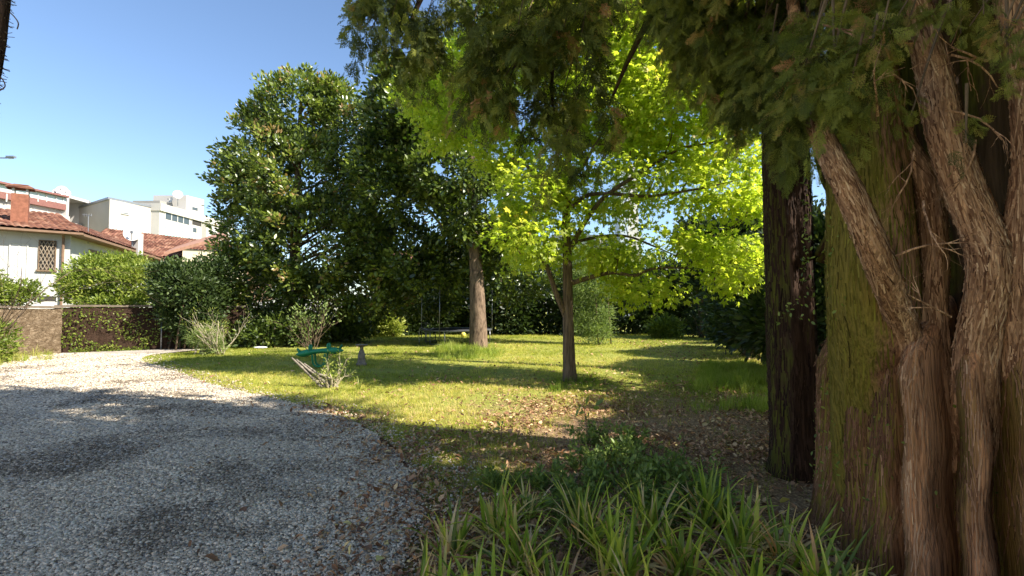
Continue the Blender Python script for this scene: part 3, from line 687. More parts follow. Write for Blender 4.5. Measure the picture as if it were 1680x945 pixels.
def stone_wall(name, a, b, h, th, mat, label, cap=None):
    """masonry body with uneven faces plus coping"""
    o = empty(name, (a[0], a[1], 0), label, 'wall')
    a = Vector((*a, 0)); b = Vector((*b, 0)); d = (b - a); L = d.length; d.normalize(); nrm = Vector((-d.y, d.x, 0))
    nu, nz_ = max(4, int(L / .12)), max(4, int(h / .12)); mb = MB()
    for sd in (-1, 1):
        k = len(mb.v)
        for i in range(nu + 1):
            for j in range(nz_ + 1):
                p = a + d * L * i / nu; z = h * j / nz_ - .05
                off = th / 2 + .05 * (float(vnoise(np.array([[p.x * 5 + p.y * 5, z * 7, sd * 9.0]]))[0]) - .5)
                if j == nz_: z += .05 * (float(vnoise(np.array([[p.x * 2 + p.y * 2, 5.5, 0.0]]))[0]) - .5)
                mb.v.append(tuple(p + nrm * sd * off + Vector((0, 0, z))))
        mb.f += [(k + i * (nz_ + 1) + j, k + (i + 1) * (nz_ + 1) + j, k + (i + 1) * (nz_ + 1) + j + 1, k + i * (nz_ + 1) + j + 1) for i in range(nu) for j in range(nz_)]
    K = (nu + 1) * (nz_ + 1)
    for i in range(nu): mb.f.append((i * (nz_ + 1) + nz_, (i + 1) * (nz_ + 1) + nz_, K + (i + 1) * (nz_ + 1) + nz_, K + i * (nz_ + 1) + nz_))
    for i in (0, nu): mb.f += [(i * (nz_ + 1) + j, K + i * (nz_ + 1) + j, K + i * (nz_ + 1) + j + 1, i * (nz_ + 1) + j + 1) for j in range(nz_)]
    mb.build('masonry', mat, o)
    if cap:
        cp = MB(); M = Matrix((d, nrm, Vector((0, 0, 1)))).transposed(); x = 0
        while x < L - .1:
            l_ = min(random.uniform(.5, .8), L - x); cp.box(tuple(a + d * (x + l_ / 2) + Vector((0, 0, h + .0 + random.uniform(0, .015)))), (l_ - .015, th + .1, .07), ax=M); x += l_
        cp.build('coping', cap, o)
    return o
random.seed(4)
m_stone_l = stone_mat('rubble_stone', (.26, .20, .135), (.14, .10, .06), 8.0); m_stone_d = stone_mat('shaded_brown_plaster', (.065, .038, .025), (.045, .028, .018), 9.0); m_cope = plainmat('coping_stone', (.15, .12, .09), .9, .2, .2)  # the garden wall's shade is put into its dark brown plaster colour
ga = gnd(92, 580); gb2 = gnd(-160, 612)
stone_wall('stone_wall', (gb2.x - 2, gb2.y - 4.5), (ga.x, ga.y), 1.62, .35, m_stone_l, 'rubble stone garden wall in full sun at the far left of the drive', m_cope)
gc = gnd(335, 569)
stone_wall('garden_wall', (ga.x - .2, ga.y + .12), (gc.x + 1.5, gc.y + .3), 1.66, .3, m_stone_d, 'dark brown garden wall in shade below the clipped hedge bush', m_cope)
pw = at(345, 560, 27); pw2 = at(660, 560, 30)
stone_wall('boundary_wall', (pw.x, pw.y), (pw2.x, pw2.y), 2.0, .25, plainmat('whitewash', (.45, .45, .44), .85, .2, .12, 1.2), 'whitewashed boundary wall glimpsed behind the tall magnolia')

# ================================================================ TREES
m_mag = leafmat('magnolia_leaf', [(0, (.022, .036, .010)), (.35, (.06, .092, .018)), (.65, (.15, .20, .034)), (.93, (.27, .31, .06)), (.97, (.28, .20, .08)), (1, (.30, .17, .08))], .34, .6, .28, 1.8)
m_maple = leafmat('maple_leaf', [(0, (.20, .28, .03)), (.5, (.36, .42, .045)), (.88, (.50, .50, .08)), (1, (.60, .44, .09))], .45, .4, .60, 1.9)
m_cyp = leafmat('cypress_spray', [(0, (.03, .038, .010)), (.4, (.10, .125, .024)), (.75, (.24, .255, .05)), (.9, (.32, .24, .08)), (1, (.42, .20, .10))], .65, .25, .32, 1.7)
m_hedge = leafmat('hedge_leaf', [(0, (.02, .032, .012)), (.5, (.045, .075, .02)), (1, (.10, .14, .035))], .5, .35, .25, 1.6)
m_laurel = leafmat('laurel_leaf', [(0, (.08, .12, .02)), (.5, (.19, .25, .035)), (1, (.36, .38, .08))], .45, .4, .35, 1.5)
m_olive = leafmat('soft_leaf', [(0, (.07, .11, .03)), (.5, (.16, .22, .06)), (1, (.26, .31, .11))], .6, .3, .4, 1.5)
b_cyp = bark('cypress_bark', (.06, .028, .015), (.31, .16, .085), 1.1, 24, (.17, .15, .022), .56, (-1, .15, 0), 1.0)
b_limb = bark('cypress_limb_bark', (.11, .052, .028), (.52, .31, .185), 1.3, 22, None, bstr=1.0, split=.48)
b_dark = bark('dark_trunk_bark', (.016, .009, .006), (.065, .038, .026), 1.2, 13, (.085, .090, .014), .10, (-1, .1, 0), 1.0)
b_mag = bark('magnolia_bark', (.045, .03, .02), (.20, .14, .095), 2.5, 9, None, bstr=.8, dark_patch=(.03, .022, .016))  # random darker patches mixed into the bark
b_map = bark('maple_bark', (.035, .026, .02), (.19, .14, .10), 2.0, 26, None, bstr=1.0)
m_strip = leafmat('bark_fibre', [(0, (.04, .018, .011)), (.35, (.15, .072, .04)), (.7, (.37, .215, .125)), (1, (.56, .38, .24))], .9, .15, 0)
m_moss = leafmat('mossy_fibre', [(0, (.04, .033, .008)), (.4, (.12, .105, .018)), (.8, (.22, .20, .035)), (1, (.32, .24, .09))], .95, .1, 0)
m_dstrip = leafmat('dark_fibre', [(0, (.012, .007, .005)), (.5, (.045, .026, .018)), (1, (.13, .08, .05))], .9, .15, 0)
b_twig = plainmat('twig', (.12, .085, .055), .9, .2, .3, 10)
b_pale = plainmat('pale_stem', (.34, .29, .20), .85, .2, .3, 10)

def fluted(name, mat, parent, cx, cy_, prof, flutes, nseg=180, nz=150, seed=0, amp=.05, lean=(0, 0), strips=None):
    """trunk surface: prof = [(z, radius)], flutes = [(angle, width, depth)] ridges running up it"""
    zs = np.linspace(prof[0][0], prof[-1][0], nz); rr = np.interp(zs, [p[0] for p in prof], [p[1] for p in prof])
    th = np.linspace(0, 2 * math.pi, nseg, endpoint=False); T, Zg = np.meshgrid(th, zs, indexing='xy')
    Rr = rr[:, None] * np.ones_like(T); RG = np.zeros_like(T)
    for q_ in flutes:
        if len(q_) == 4: a, (wd, dp) = np.interp(Zg, q_[0], q_[1]), q_[2:]; drift = a + .015 * np.sin(Zg * 9)
        else: a, wd, dp = q_; drift = a + .18 * np.sin(Zg * .9 + a * 3)
        dd = (T - drift + math.pi) % (2 * math.pi) - math.pi; Rr = Rr * (1 + dp * np.exp(-(dd / wd) ** 2)); RG = RG + (np.exp(-(dd / (wd * .8)) ** 2) if dp > .09 and len(q_) == 4 else 0)
    P3 = np.stack([np.cos(T) * rr[:, None] * 1.0, np.sin(T) * rr[:, None], Zg], -1)
    Rr = Rr + amp * rr[:, None] * (fbm(P3 * [5, 5, 1.1], seed, 4) - .5) * 2 + amp * .30 * rr[:, None] * (fbm(P3 * [26, 26, 2.6], seed + 4, 2) - .5) * 2
    X_ = cx + lean[0] * Zg + Rr * np.cos(T); Y_ = cy_ + lean[1] * Zg + Rr * np.sin(T)
    mb = MB(); mb.v = [tuple(p) for p in np.stack([X_, Y_, Zg], -1).reshape(-1, 3)]
    mb.f = [(j * nseg + i, j * nseg + (i + 1) % nseg, (j + 1) * nseg + (i + 1) % nseg, (j + 1) * nseg + i) for j in range(nz - 1) for i in range(nseg)]
    mb.f.append(tuple((nz - 1) * nseg + i for i in range(nseg)))
    ob = mb.build(name, mat, parent, True); RG = np.clip(RG * (.35 + 1.3 * fbm(P3 * [9, 9, 1.2], seed + 8, 3)), 0, 1)
    a_ = ob.data.attributes.new('ridge', 'FLOAT', 'POINT'); a_.data.foreach_set('value', RG.astype(np.float32).ravel())
    if strips:
        cnt, zmax, L_, W_, sm = strips; G = np.stack([X_, Y_, Zg], -1); j = rng.integers(1, max(2, int(nz * zmax / prof[-1][0])) - 2, cnt); i = rng.integers(0, nseg, cnt)
        p = G[j, i]; e1 = G[j, (i + 1) % nseg] - G[j, i - 1]; e2 = G[j + 1, i] - G[j - 1, i]; nn = unit(np.cross(e1, e2)); tn = unit(unit(e2) + .10 * rng.normal(size=(cnt, 1)) * unit(e1))
        fac = p[:, 1] * 0 + 1; k = (nn * (np.array([[0, 0, CAM_Z]]) - p)).sum(1) > -.3; p, nn, tn, r_ = p[k], nn[k], tn[k], RG[j, i][k]; m_ = len(p)
        add_strips(ob, p, nn, tn, L_ * (.4 + rng.random(m_)), W_ * (.5 + rng.random(m_)), sm, np.clip(.34 + .32 * r_ + .13 * rng.normal(size=m_) + .5 * (fbm(p * [6, 6, 2], 77, 3) - .5), 0, 1))
    return ob
STRIP = []
for _i in range(3):
    _r = random.Random(_i); _v = []
    for _j in range(4): _t = _j / 3; _o = _r.uniform(-.12, .12); _w = .5 * (1 - .75 * abs(_t - .45)); _v += [(_o - _w, _t - .5, .10 + (.9 if _j in (0, 3) else 0) * _r.uniform(.1, 1)), (_o + _w, _t - .5, .10 + (.6 if _j in (0, 3) else 0) * _r.uniform(.1, 1))]
    STRIP.append((np.array(_v), np.array([(0, 1, 3, 2), (2, 3, 5, 4), (4, 5, 7, 6)])))
def add_strips(ob, pos, nrm, tan, L, W, mat, tint):
    '''peeling bark fibres joined into the trunk's own mesh'''
    x = np.cross(tan, nrm); Rm = np.stack([unit(x), unit(tan), unit(nrm)], -1); sc = np.stack([W, L, W * .8], -1)
    st = inst('strips', mat, None, STRIP, pos + unit(nrm) * .002, Rm, sc, tint); k = len(ob.data.materials)
    ob.data.materials.append(mat); st.data.materials.clear()
    for m in ob.data.materials: st.data.materials.append(m)
    st.data.polygons.foreach_set('material_index', [k] * len(st.data.polygons))
    with bpy.context.temp_override(active_object=ob, object=ob, selected_objects=[ob, st], selected_editable_objects=[ob, st]): bpy.ops.object.join()
def limb(name, mat, parent, pts, rad, seg=40, seed=0, amp=.10, n=14, flut=6, strips=None):
    P, Q = smoothpts(pts, rad, n); mb = MB(); k = len(P)
    up = Vector((.2, 1, .1)); T = np.zeros((k, seg, 3))
    for i, p in enumerate(P):
        t = (P[min(i + 1, k - 1)] - P[max(i - 1, 0)]).normalized(); x = t.cross(up).normalized(); y = t.cross(x)
        for j in range(seg):
            a = 2 * math.pi * j / seg; T[i, j] = p + (x * math.cos(a) + y * math.sin(a)) * Q[i]
    s = np.arange(k)[:, None] * np.ones((1, seg)); a = np.linspace(0, 2 * math.pi, seg, endpoint=False)[None, :] + s * .02
    Nn = fbm(np.stack([np.cos(a) * flut * .5, np.sin(a) * flut * .5, s * .05], -1), seed, 3) - .5
    N2 = fbm(np.stack([np.cos(a) * flut * 1.8, np.sin(a) * flut * 1.8, s * .12], -1), seed + 5, 2) - .5
    C = np.array([list(p) for p in P])[:, None, :]; T = C + (T - C) * (1 + amp * 2 * Nn + amp * 1.0 * N2)[..., None]
    mb.v = [tuple(p) for p in T.reshape(-1, 3)]
    mb.f = [(i * seg + j, i * seg + (j + 1) % seg, (i + 1) * seg + (j + 1) % seg, (i + 1) * seg + j) for i in range(k - 1) for j in range(seg)]
    mb.f += [tuple(range(seg))[::-1], tuple((k - 1) * seg + j for j in range(seg))]
    ob = mb.build(name, mat, parent, True)
    if strips:
        cnt, L_, W_, sm, t0 = strips; i = rng.integers(1, k - 1, cnt); j = rng.integers(0, seg, cnt); p = T[i, j]; e2 = T[i + 1, j] - T[i - 1, j]; e1 = T[i, (j + 1) % seg] - T[i, j - 1]; nn = unit(p - C[i, 0]); tn = unit(unit(e2) + .12 * rng.normal(size=(cnt, 1)) * unit(e1))
        add_strips(ob, p, nn, tn, L_ * (.4 + rng.random(cnt)), W_ * (.5 + rng.random(cnt)), sm, np.clip(t0 + .2 * rng.normal(size=cnt), 0, 1))
    return ob

# ---- magnolia 1 -------------------------------------------------
def magnolia(name, label, base_px, Y, lobes, n, trunk_pts, trunk_r, seed, per=22, size=.17, gap=.36, twig=True, extra_limbs=(), mat=m_mag, btr=None, tint0=.45, gapscale=.9, crad=.27, twig_all=True):
    b = at(*base_px, Y); t = empty(name, (b.x, Y, 0), label, 'tree')
    pts = [at(px, py, yy_) for px, py, yy_ in trunk_pts]; pts[0].z = -.15
    mb = MB(); P, Q = smoothpts(pts, trunk_r, 8)
    C, D = sample_lobes(lobes, n, .5, .12, gap, gapscale, seed)
    tr = limb('trunk', btr or b_mag, t, pts, trunk_r, 36, seed, .09, 10)
    if twig:
        lm = MB(); rr = random.Random(seed)
        for i in range(0, len(C), max(1, len(C) // 70)):
            e = Vector(C[i])
            if e.z < 4.2 or not twig_all: continue
            z0 = max(3.2, min(e.z - (e - Vector((b.x, Y, e.z))).length * .5, P[-1].z)); q = min(P, key=lambda s_: abs(s_.z - z0))
            mid = q.lerp(e, .5) + Vector((rr.uniform(-.3, .3), rr.uniform(-.3, .3), rr.uniform(-.1, .35))); pp, rq = smoothpts([q, mid, e], [.07, .04, .012], 5); lm.tube(pp, rq, 6)
        for pl, rl in extra_limbs: pp, rq = smoothpts([at(*z) for z in pl], rl, 6); lm.tube(pp, rq, 10, .05)
        lm.build('limbs' if False else 'limb', btr or b_mag, tr, True)
    leaves_on('crown', mat, t, C, D, per, crad, size, [T_leaf(.52, .05, -.15), T_leaf(.46, .1, -.05), T_leaf(.58, .02, -.25)], out=.8, up=.5, rnd=.8, tint0=tint0, tvar=.28, clustvar=.5)
    return t
L1 = lobes_px([(440, 200, 22, 46, 46, 1.4), (545, 168, 22, 44, 40, 1.3), (395, 300, 22, 40, 50, 1.3), (492, 190, 22.0, 78, 72, 1.9), (430, 255, 22.0, 62, 70, 1.9), (560, 225, 22.3, 66, 78, 1.9), (480, 300, 21.4, 105, 90, 2.6), (408, 370, 22.0, 56, 80, 1.8), (520, 400, 21.6, 120, 100, 3.0),
               (392, 462, 21.5, 58, 62, 1.9), (430, 480, 22.3, 88, 66, 2.4), (600, 330, 22.6, 64, 110, 2.0), (598, 470, 22.5, 86, 62, 2.2), (500, 500, 23.0, 120, 56, 1.8), (500, 145, 22.0, 40, 36, 1.1), (600, 378, 20.4, 40, 30, .8)])
magnolia('magnolia_tree', 'tall rounded glossy leaved magnolia beside the gravel drive, sunlit on its upper left', (480, 560), 22.3, L1, 3000, [(482, 562, 22.3), (480, 480, 22.3), (486, 380, 22.3), (490, 250, 22.3), (494, 160, 22.2)], [.30, .25, .20, .12, .05], 31, per=34, size=.165, gap=.35, tint0=.56)
# ---- magnolia 2 -------------------------------------------------
L2 = lobes_px([(650, 190, 19.6, 50, 80, 1.6), (640, 290, 20.0, 62, 80, 1.8), (700, 200, 19.6, 80, 60, 2.0), (740, 290, 19.2, 85, 42, 2.0), (800, 330, 19.6, 60, 60, 1.8), (660, 420, 21.0, 80, 60, 1.5), (735, 430, 21.5, 50, 45, 1.3), (760, 350, 18.9, 60, 50, 1.0), (700, 280, 19, 60, 50, 1.2), (800, 420, 20.5, 50, 40, 1.0),
               (770, 140, 19.6, 90, 60, 2.0), (820, 380, 20.2, 55, 50, 1.6), (650, 130, 19.8, 36, 34, 1.0), (850, 440, 23.5, 70, 60, 1.6), (700, 480, 24.5, 70, 42, 1.4)])
magnolia('magnolia_tree', 'thick trunked magnolia with patchy peeling bark and thin dark crown behind the slim maple', (785, 570), 19.7, L2, 3300, [(785, 574, 19.7), (784, 520, 19.7), (782, 460, 19.7), (778, 380, 19.7), (774, 280, 19.7), (768, 180, 19.7)], [.42, .32, .285, .24, .18, .1], 47, per=26, size=.19, gap=.40,
         extra_limbs=[([(778, 400, 19.7), (740, 385, 19.6), (708, 350, 19.5), (696, 335, 19.4)], [.10, .07, .045, .03]), ([(780, 330, 19.7), (810, 290, 19.5), (840, 270, 19.4)], [.09, .06, .03]), ([(779, 350, 19.7), (735, 300, 19.6), (690, 290, 19.5)], [.09, .06, .03])], tint0=.40, twig_all=False)

# ---- maple ------------------------------------------------------
def not_in(C, rects):
    x, y, f = project(C); k = np.ones(len(C), bool)
    for a, b, c, d in rects: k &= ~((x > a) & (x < c) & (y > b) & (y < d))
    return k
tm = empty('maple_tree', tuple(gnd(935, 628)), 'slim young maple with glowing lime green star shaped leaves in the middle of the lawn', 'tree')
MY = 10.7
mp = [at(936, 632, MY), at(934, 600, MY), at(932, 520, MY), at(931, 440, MY), at(929, 340, MY), at(934, 230, MY + .1), at(945, 110, MY), at(950, -40, MY)]; mp[0].z = -.1
tr = limb('trunk', b_map, tm, mp, [.18, .138, .118, .108, .088, .066, .045, .03], 36, 3, .10, 10)
lm = MB()
LM = [([(931, 525, MY), (912, 480, MY - .1), (898, 440, MY - .2), (880, 412, MY - .3), (850, 395, MY - .5), (815, 385, MY - .8)], [.07, .06, .05, .04, .025, .012]),
      ([(934, 466, MY), (965, 456, MY - .1), (1005, 447, MY - .2), (1040, 452, MY - .3), (1075, 440, MY - .4), (1130, 440, MY - .5)], [.06, .05, .042, .036, .028, .014]),
      ([(930, 420, MY), (955, 372, MY - .1), (990, 325, MY - .3), (1040, 290, MY - .5), (1085, 262, MY - .6), (1120, 243, MY - .7), (1175, 232, MY - .8), (1240, 208, MY - .9)], [.065, .055, .046, .04, .034, .028, .02, .01]),
      ([(930, 350, MY), (960, 322, MY), (1000, 318, MY - .2), (1060, 322, MY - .3), (1110, 316, MY - .4), (1170, 305, MY - .4), (1240, 288, MY - .5)], [.05, .045, .04, .034, .028, .02, .01]),
      ([(929, 300, MY), (955, 275, MY), (972, 245, MY - .3), (990, 215, MY - .4)], [.05, .04, .03, .015]),
      ([(929, 340, MY), (900, 300, MY + .2), (860, 270, MY + .3), (800, 240, MY + .6), (740, 215, MY + 1)], [.05, .04, .033, .022, .01]),
      ([(934, 400, MY), (985, 388, MY + .3), (1030, 388, MY + .4), (1075, 405, MY + .3), (1110, 420, MY)], [.04, .033, .028, .02, .01]),
      ([(944, 240, MY), (1010, 236, MY + .3), (1080, 240, MY + .4)], [.04, .028, .012]),
      ([(938, 200, MY), (990, 140, MY), (1060, 80, MY), (1130, 40, MY)], [.05, .04, .025, .012]),
      ([(945, 110, MY), (900, 50, MY), (850, 0, MY)], [.04, .03, .012]),
      ([(1085, 262, MY - .6), (1100, 230, MY - .7), (1105, 190, MY - .8)], [.02, .014, .008]),
      ([(1060, 322, MY - .3), (1072, 296, MY - .3), (1076, 275, MY - .4)], [.018, .012, .008])]
for pl, rl in LM:
    pp, rq = smoothpts([at(*z) for z in pl], rl, 6); lm.tube(pp, rq, 8, .06, 2)
rr_ = random.Random(8)
ML = lobes_px([(930, 340, MY - .9, 60, 60, .6), (1010, 300, MY - .3, 120, 60, 1.7), (1130, 300, MY - .4, 110, 60, 1.6), (1110, 190, MY - .6, 120, 70, 1.8), (1010, 170, MY, 120, 70, 1.9), (960, 90, MY, 150, 70, 1.9), (1110, 80, MY, 130, 70, 1.8), (1180, 400, MY - .9, 70, 30, 1.0), (1215, 180, MY - 1, 45, 60, .9), (1230, 350, MY - 1.1, 34, 40, .7), (1225, 440, MY - 1.5, 36, 26, .6), (1150, 140, MY - .6, 90, 60, 1.3),
               (1060, 410, MY - .4, 105, 38, 1.4), (1200, 448, MY - 1.4, 52, 26, .7), (1060, 468, MY - .3, 62, 28, 1.0), (975, 405, MY, 70, 40, 1.3), (860, 390, MY - .8, 66, 44, 1.1), (870, 320, MY - .3, 60, 40, 1.2), (905, 260, MY + .4, 60, 50, 1.2), (1205, 320, MY - 1, 60, 45, 1.0), (1220, 250, MY - 1, 40, 40, .8),
               (770, 195, MY + 1.2, 75, 46, 1.0), (720, 222, MY + 1.3, 34, 22, .6), (690, 160, MY + 1.4, 44, 24, .8), (820, 240, MY + .8, 60, 40, 1.0), (1000, -30, MY, 200, 90, 2.2), (860, 20, MY, 110, 60, 1.6), (760, 120, MY + 1.3, 60, 40, 1)])
C, D = sample_lobes(ML, 4800, .75, .5, .33, 1.7, 77)
k = not_in(C, [(1062, 336, 1122, 374), (1128, 352, 1260, 388), (915, 430, 950, 640), (1120, 478, 1400, 640)]); C, D = C[k], D[k]
x_, y_, f_ = project(C); k = np.ones(len(C), bool)
for pl, rl in [LM[i] for i in (1, 2, 3, 4, 6)]:
    q = np.array([z[:3] for z in pl], float)
    for u, v in zip(q[:-1], q[1:]):
        dd = v[:2] - u[:2]; t = np.clip(((np.stack([x_, y_], -1) - u[:2]) @ dd) / (dd @ dd), 0, 1); dist = np.hypot(x_ - u[0] - t * dd[0], y_ - u[1] - t * dd[1]); k &= ~((dist < 13) & (C[:, 1] < u[2] + .15))
C, D = C[k], D[k]
for i in range(0, len(C), 9):
    e = Vector(C[i]); 
    q = min((Vector(v) for v in lm.v[::16]), key=lambda s_: (s_ - e).length + (.6 if s_.z > e.z else 0))
    if (q - e).length < 1.6: pp, rq = smoothpts([q, q.lerp(e, .5) + Vector((0, 0, .08)), e], [.012, .008, .004], 3); lm.tube(pp, rq, 4)
lm.build('limb', b_map, tr, True)
leaves_on('crown', m_maple, tm, C, D, 18, .27, .115, [T_star(-.2, 5, .2), T_star(-.1, 5, .22), T_star(-.28, 7, .2)], out=.7, up=-.05, rnd=.6, flat=1.0, tint0=.45, tvar=.25)

# ---- big multi stemmed cypress on the right ----------------------
tc = empty('cypress_tree', (3.0, 3.2, 0), 'huge multi stemmed cypress with fluted mossy trunk filling the right edge of the garden', 'tree')
CX, CYY = 3.00, 3.20
def P3(px, py, Y): return at(px, py, Y)
def PS(px, py, dy=.0):                      # a point on the front of the fluted trunk (or above it), dy metres behind
    d = ray(px, py); a = d.x ** 2 + d.y ** 2; b = -2 * (d.x * CX + d.y * CYY); c_ = CX ** 2 + CYY ** 2 - .80 ** 2
    q = b * b - 4 * a * c_; t = (-b - math.sqrt(q)) / (2 * a) if q > 0 else 2.75
    return at(px, py, d.y * t + dy)
def ridge(path, wd, dp):
    q = [PS(*p) for p in path]; th = np.unwrap([math.atan2(v.y - CYY, v.x - CX) for v in q]); zz_ = [v.z for v in q]; o_ = np.argsort(zz_)
    return (np.array(zz_)[o_], th[o_] % (2 * math.pi), wd, dp)
fl = [ridge([(1495, 560), (1504, 640), (1512, 760), (1520, 900), (1530, 1100)], .11, .17), ridge([(1600, 580), (1600, 680), (1606, 800), (1604, 940), (1612, 1100)], .09, .17), ridge([(1548, 560), (1550, 760), (1556, 940), (1560, 1100)], .06, -.34),
      ridge([(1640, 560), (1645, 760), (1652, 940), (1660, 1100)], .055, -.34), ridge([(1478, 650), (1476, 760), (1480, 900), (1485, 1100)], .045, -.10), ridge([(1440, 400), (1445, 760), (1440, 940), (1430, 1100)], .10, .03), ridge([(1530, 540), (1536, 700), (1540, 900), (1545, 1100)], .05, .04),
      ridge([(1395, 500), (1400, 760), (1398, 940)], .07, .03), ridge([(1415, 500), (1420, 760), (1420, 940)], .03, -.03), ridge([(1690, 500), (1690, 760), (1695, 940), (1700, 1100)], .10, .17)] + [(math.radians(a), w_, d_) for a, w_, d_ in ((310, .15, .1), (340, .2, .1), (20, .3, .1), (80, .2, .1), (130, .25, .12), (160, .12, -.08))]
tr = fluted('trunk', b_cyp, tc, CX, CYY, [(-.1, .90), (.12, .85), (.4, .81), (.9, .79), (1.2, .78), (1.36, .72), (1.48, .60), (1.6, .42), (1.8, .15)], fl, 520, 260, 2, .055, strips=(15000, 1.6, .13, .0055, m_strip))
limb('stem', b_cyp, tc, [P3(1440, 900, 3.5), P3(1436, 640, 3.25), P3(1430, 480, 3.02), P3(1424, 330, 3.05), P3(1418, 200, 3.1), P3(1410, 20, 3.1), P3(1405, -300, 3.1)], [.28, .255, .235, .215, .20, .17, .12], 64, 5, .06, strips=(3500, .10, .007, m_moss, .42))
limb('stem', b_limb, tc, [PS(1514, 790, .30), PS(1503, 650, .13), PS(1486, 550, .04), P3(1442, 430, 2.60), P3(1396, 320, 2.52), P3(1352, 232, 2.6), P3(1325, 150, 2.95), P3(1290, -60, 3.6)], [.10, .085, .075, .068, .060, .052, .046, .03], 56, 6, .10, strips=(2600, .10, .0065, m_strip, .62))
limb('stem', b_limb, tc, [PS(1600, 830, .32), PS(1600, 680, .16), PS(1604, 575, .05), PS(1624, 470, -.03), PS(1618, 400, -.05), PS(1585, 320, -.06), PS(1552, 220, -.05), PS(1532, 120, 0), PS(1500, 0, .0), PS(1460, -160, .1)], [.12, .105, .095, .092, .088, .082, .078, .072, .064, .05], 64, 7, .11, strips=(3600, .11, .007, m_strip, .60))
limb('stem', b_limb, tc, [PS(1545, 760, .25), PS(1536, 640, .18), PS(1530, 520, .18), PS(1532, 400, .2), PS(1518, 300, .22), PS(1478, 220, .2), PS(1450, 100, .2), PS(1430, -60, .25)], [.12, .09, .072, .066, .066, .06, .05, .04], 48, 8, .12, strips=(2000, .09, .006, m_strip, .45))
limb('stem', b_limb, tc, [PS(1690, 900, .34), PS(1688, 720, .18), PS(1686, 580, .06), PS(1684, 440, -.02), PS(1700, 300, -.03), PS(1692, 160, 0), PS(1660, -20, 0), PS(1640, -200, .1)], [.15, .13, .12, .115, .095, .08, .07, .055], 64, 9, .11, strips=(3200, .11, .007, m_strip, .55))
limb('stem', b_dark, tc, [P3(1600, 620, 3.3), P3(1590, 400, 3.3), P3(1600, 150, 3.3), P3(1590, -200, 3.3)], [.30, .22, .18, .14], 40, 12, .09)  # rear stems take the dark bark, standing in for the recess's shade
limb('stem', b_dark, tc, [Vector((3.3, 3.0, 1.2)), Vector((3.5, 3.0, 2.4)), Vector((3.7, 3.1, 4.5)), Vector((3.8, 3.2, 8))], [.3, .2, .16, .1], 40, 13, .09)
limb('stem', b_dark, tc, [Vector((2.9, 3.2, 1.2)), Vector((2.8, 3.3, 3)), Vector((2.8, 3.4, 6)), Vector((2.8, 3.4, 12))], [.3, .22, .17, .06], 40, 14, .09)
# sawn stubs
for (px, py, Y, r_) in ((1434, 400, PS(1434, 400).y - .19, .030), (1392, 760, PS(1392, 760).y - .02, .024)):
    p = P3(px, py, Y); d = (CAM - p).normalized(); mb = MB(); pp = [p - d * .06, p + d * .01, p + d * .03]; mb.tube(pp, [r_ * 1.3, r_ * 1.05, r_], 16, .06, 3); mb.build('stub', b_limb, tc, True)
# bare dead twigs among the stems
def twigs(mb, p, d, L, r, depth, rr, grav=-.05, spread=.5, kids=3, segs=4):
    pts = [Vector(p)]; dd = Vector(d).normalized(); rad = [r]
    for i in range(segs):
        dd = (dd + Vector((rr.uniform(-1, 1), rr.uniform(-1, 1), rr.uniform(-1, 1))) * .22 + Vector((0, 0, grav))).normalized()
        pts.append(pts[-1] + dd * L / segs); rad.append(r * (1 - .6 * (i + 1) / segs))
    mb.tube(pts, rad, 5 if r < .012 else 7, .05)
    tips = [(pts[-1], dd)]
    if depth > 0:
        for k in range(kids):
            i = rr.randint(1, segs); nd = (dd + Vector((rr.uniform(-1, 1), rr.uniform(-1, 1), rr.uniform(-1, 1))) * spread).normalized()
            tips += twigs(mb, pts[i], nd, L * rr.uniform(.5, .75), rad[i] * .7, depth - 1, rr, grav, spread, kids, segs)
    return tips
mb = MB(); rr = random.Random(3)
for (px, py, Y, dx, dz) in ((1500, 250, 2.5, -.3, -.6), (1515, 330, 2.4, -.5, -.5), (1440, 190, 2.4, -.3, .3), (1430, 60, 2.5, -.8, -.5), (1420, 90, 2.4, .5, -.7), (1560, 90, 2.4, .8, -.5), (1620, 100, 2.35, -.9, .1), (1600, 230, 2.4, -.2, -.9), (1470, 420, 2.5, .5, .2), (1560, 520, 2.5, -.5, .4), (1550, 180, 2.3, .6, -.2), (1350, 40, 2.6, .4, -.6)):
    twigs(mb, P3(px, py, Y), (dx, -.3, dz), .28, .0065, 2, rr, -.05, .8, 3)
tag(mb.build('dead_twig', b_limb, tc), kind='stuff')

# ---- cypress with the dark single trunk --------------------------
td = empty('cypress_tree', tuple(gnd(1310, 785)), 'cypress with straight dark trunk, mossy on its left, standing just behind the fluted one', 'tree')
tb = gnd(1330, 787)
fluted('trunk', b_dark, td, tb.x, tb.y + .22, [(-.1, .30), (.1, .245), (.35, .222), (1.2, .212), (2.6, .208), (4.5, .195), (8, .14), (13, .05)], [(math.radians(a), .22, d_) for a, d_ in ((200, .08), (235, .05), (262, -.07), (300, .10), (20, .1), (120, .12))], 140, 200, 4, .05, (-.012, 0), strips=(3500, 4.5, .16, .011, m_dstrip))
mb = MB(); pp, rq = smoothpts([at(1345, 430, 4.7), at(1362, 380, 4.6), at(1366, 330, 4.6), at(1350, 290, 4.6), at(1338, 240, 4.65)], [.045, .04, .03, .03, .03], 6); mb.tube(pp, rq, 12, .08)
pp, rq = smoothpts([at(1340, 420, 4.7), at(1350, 400, 4.5), at(1362, 376, 4.4)], [.03, .022, .015], 4); mb.tube(pp, rq, 10, .08); mb.build('limb', b_dark, td, True)

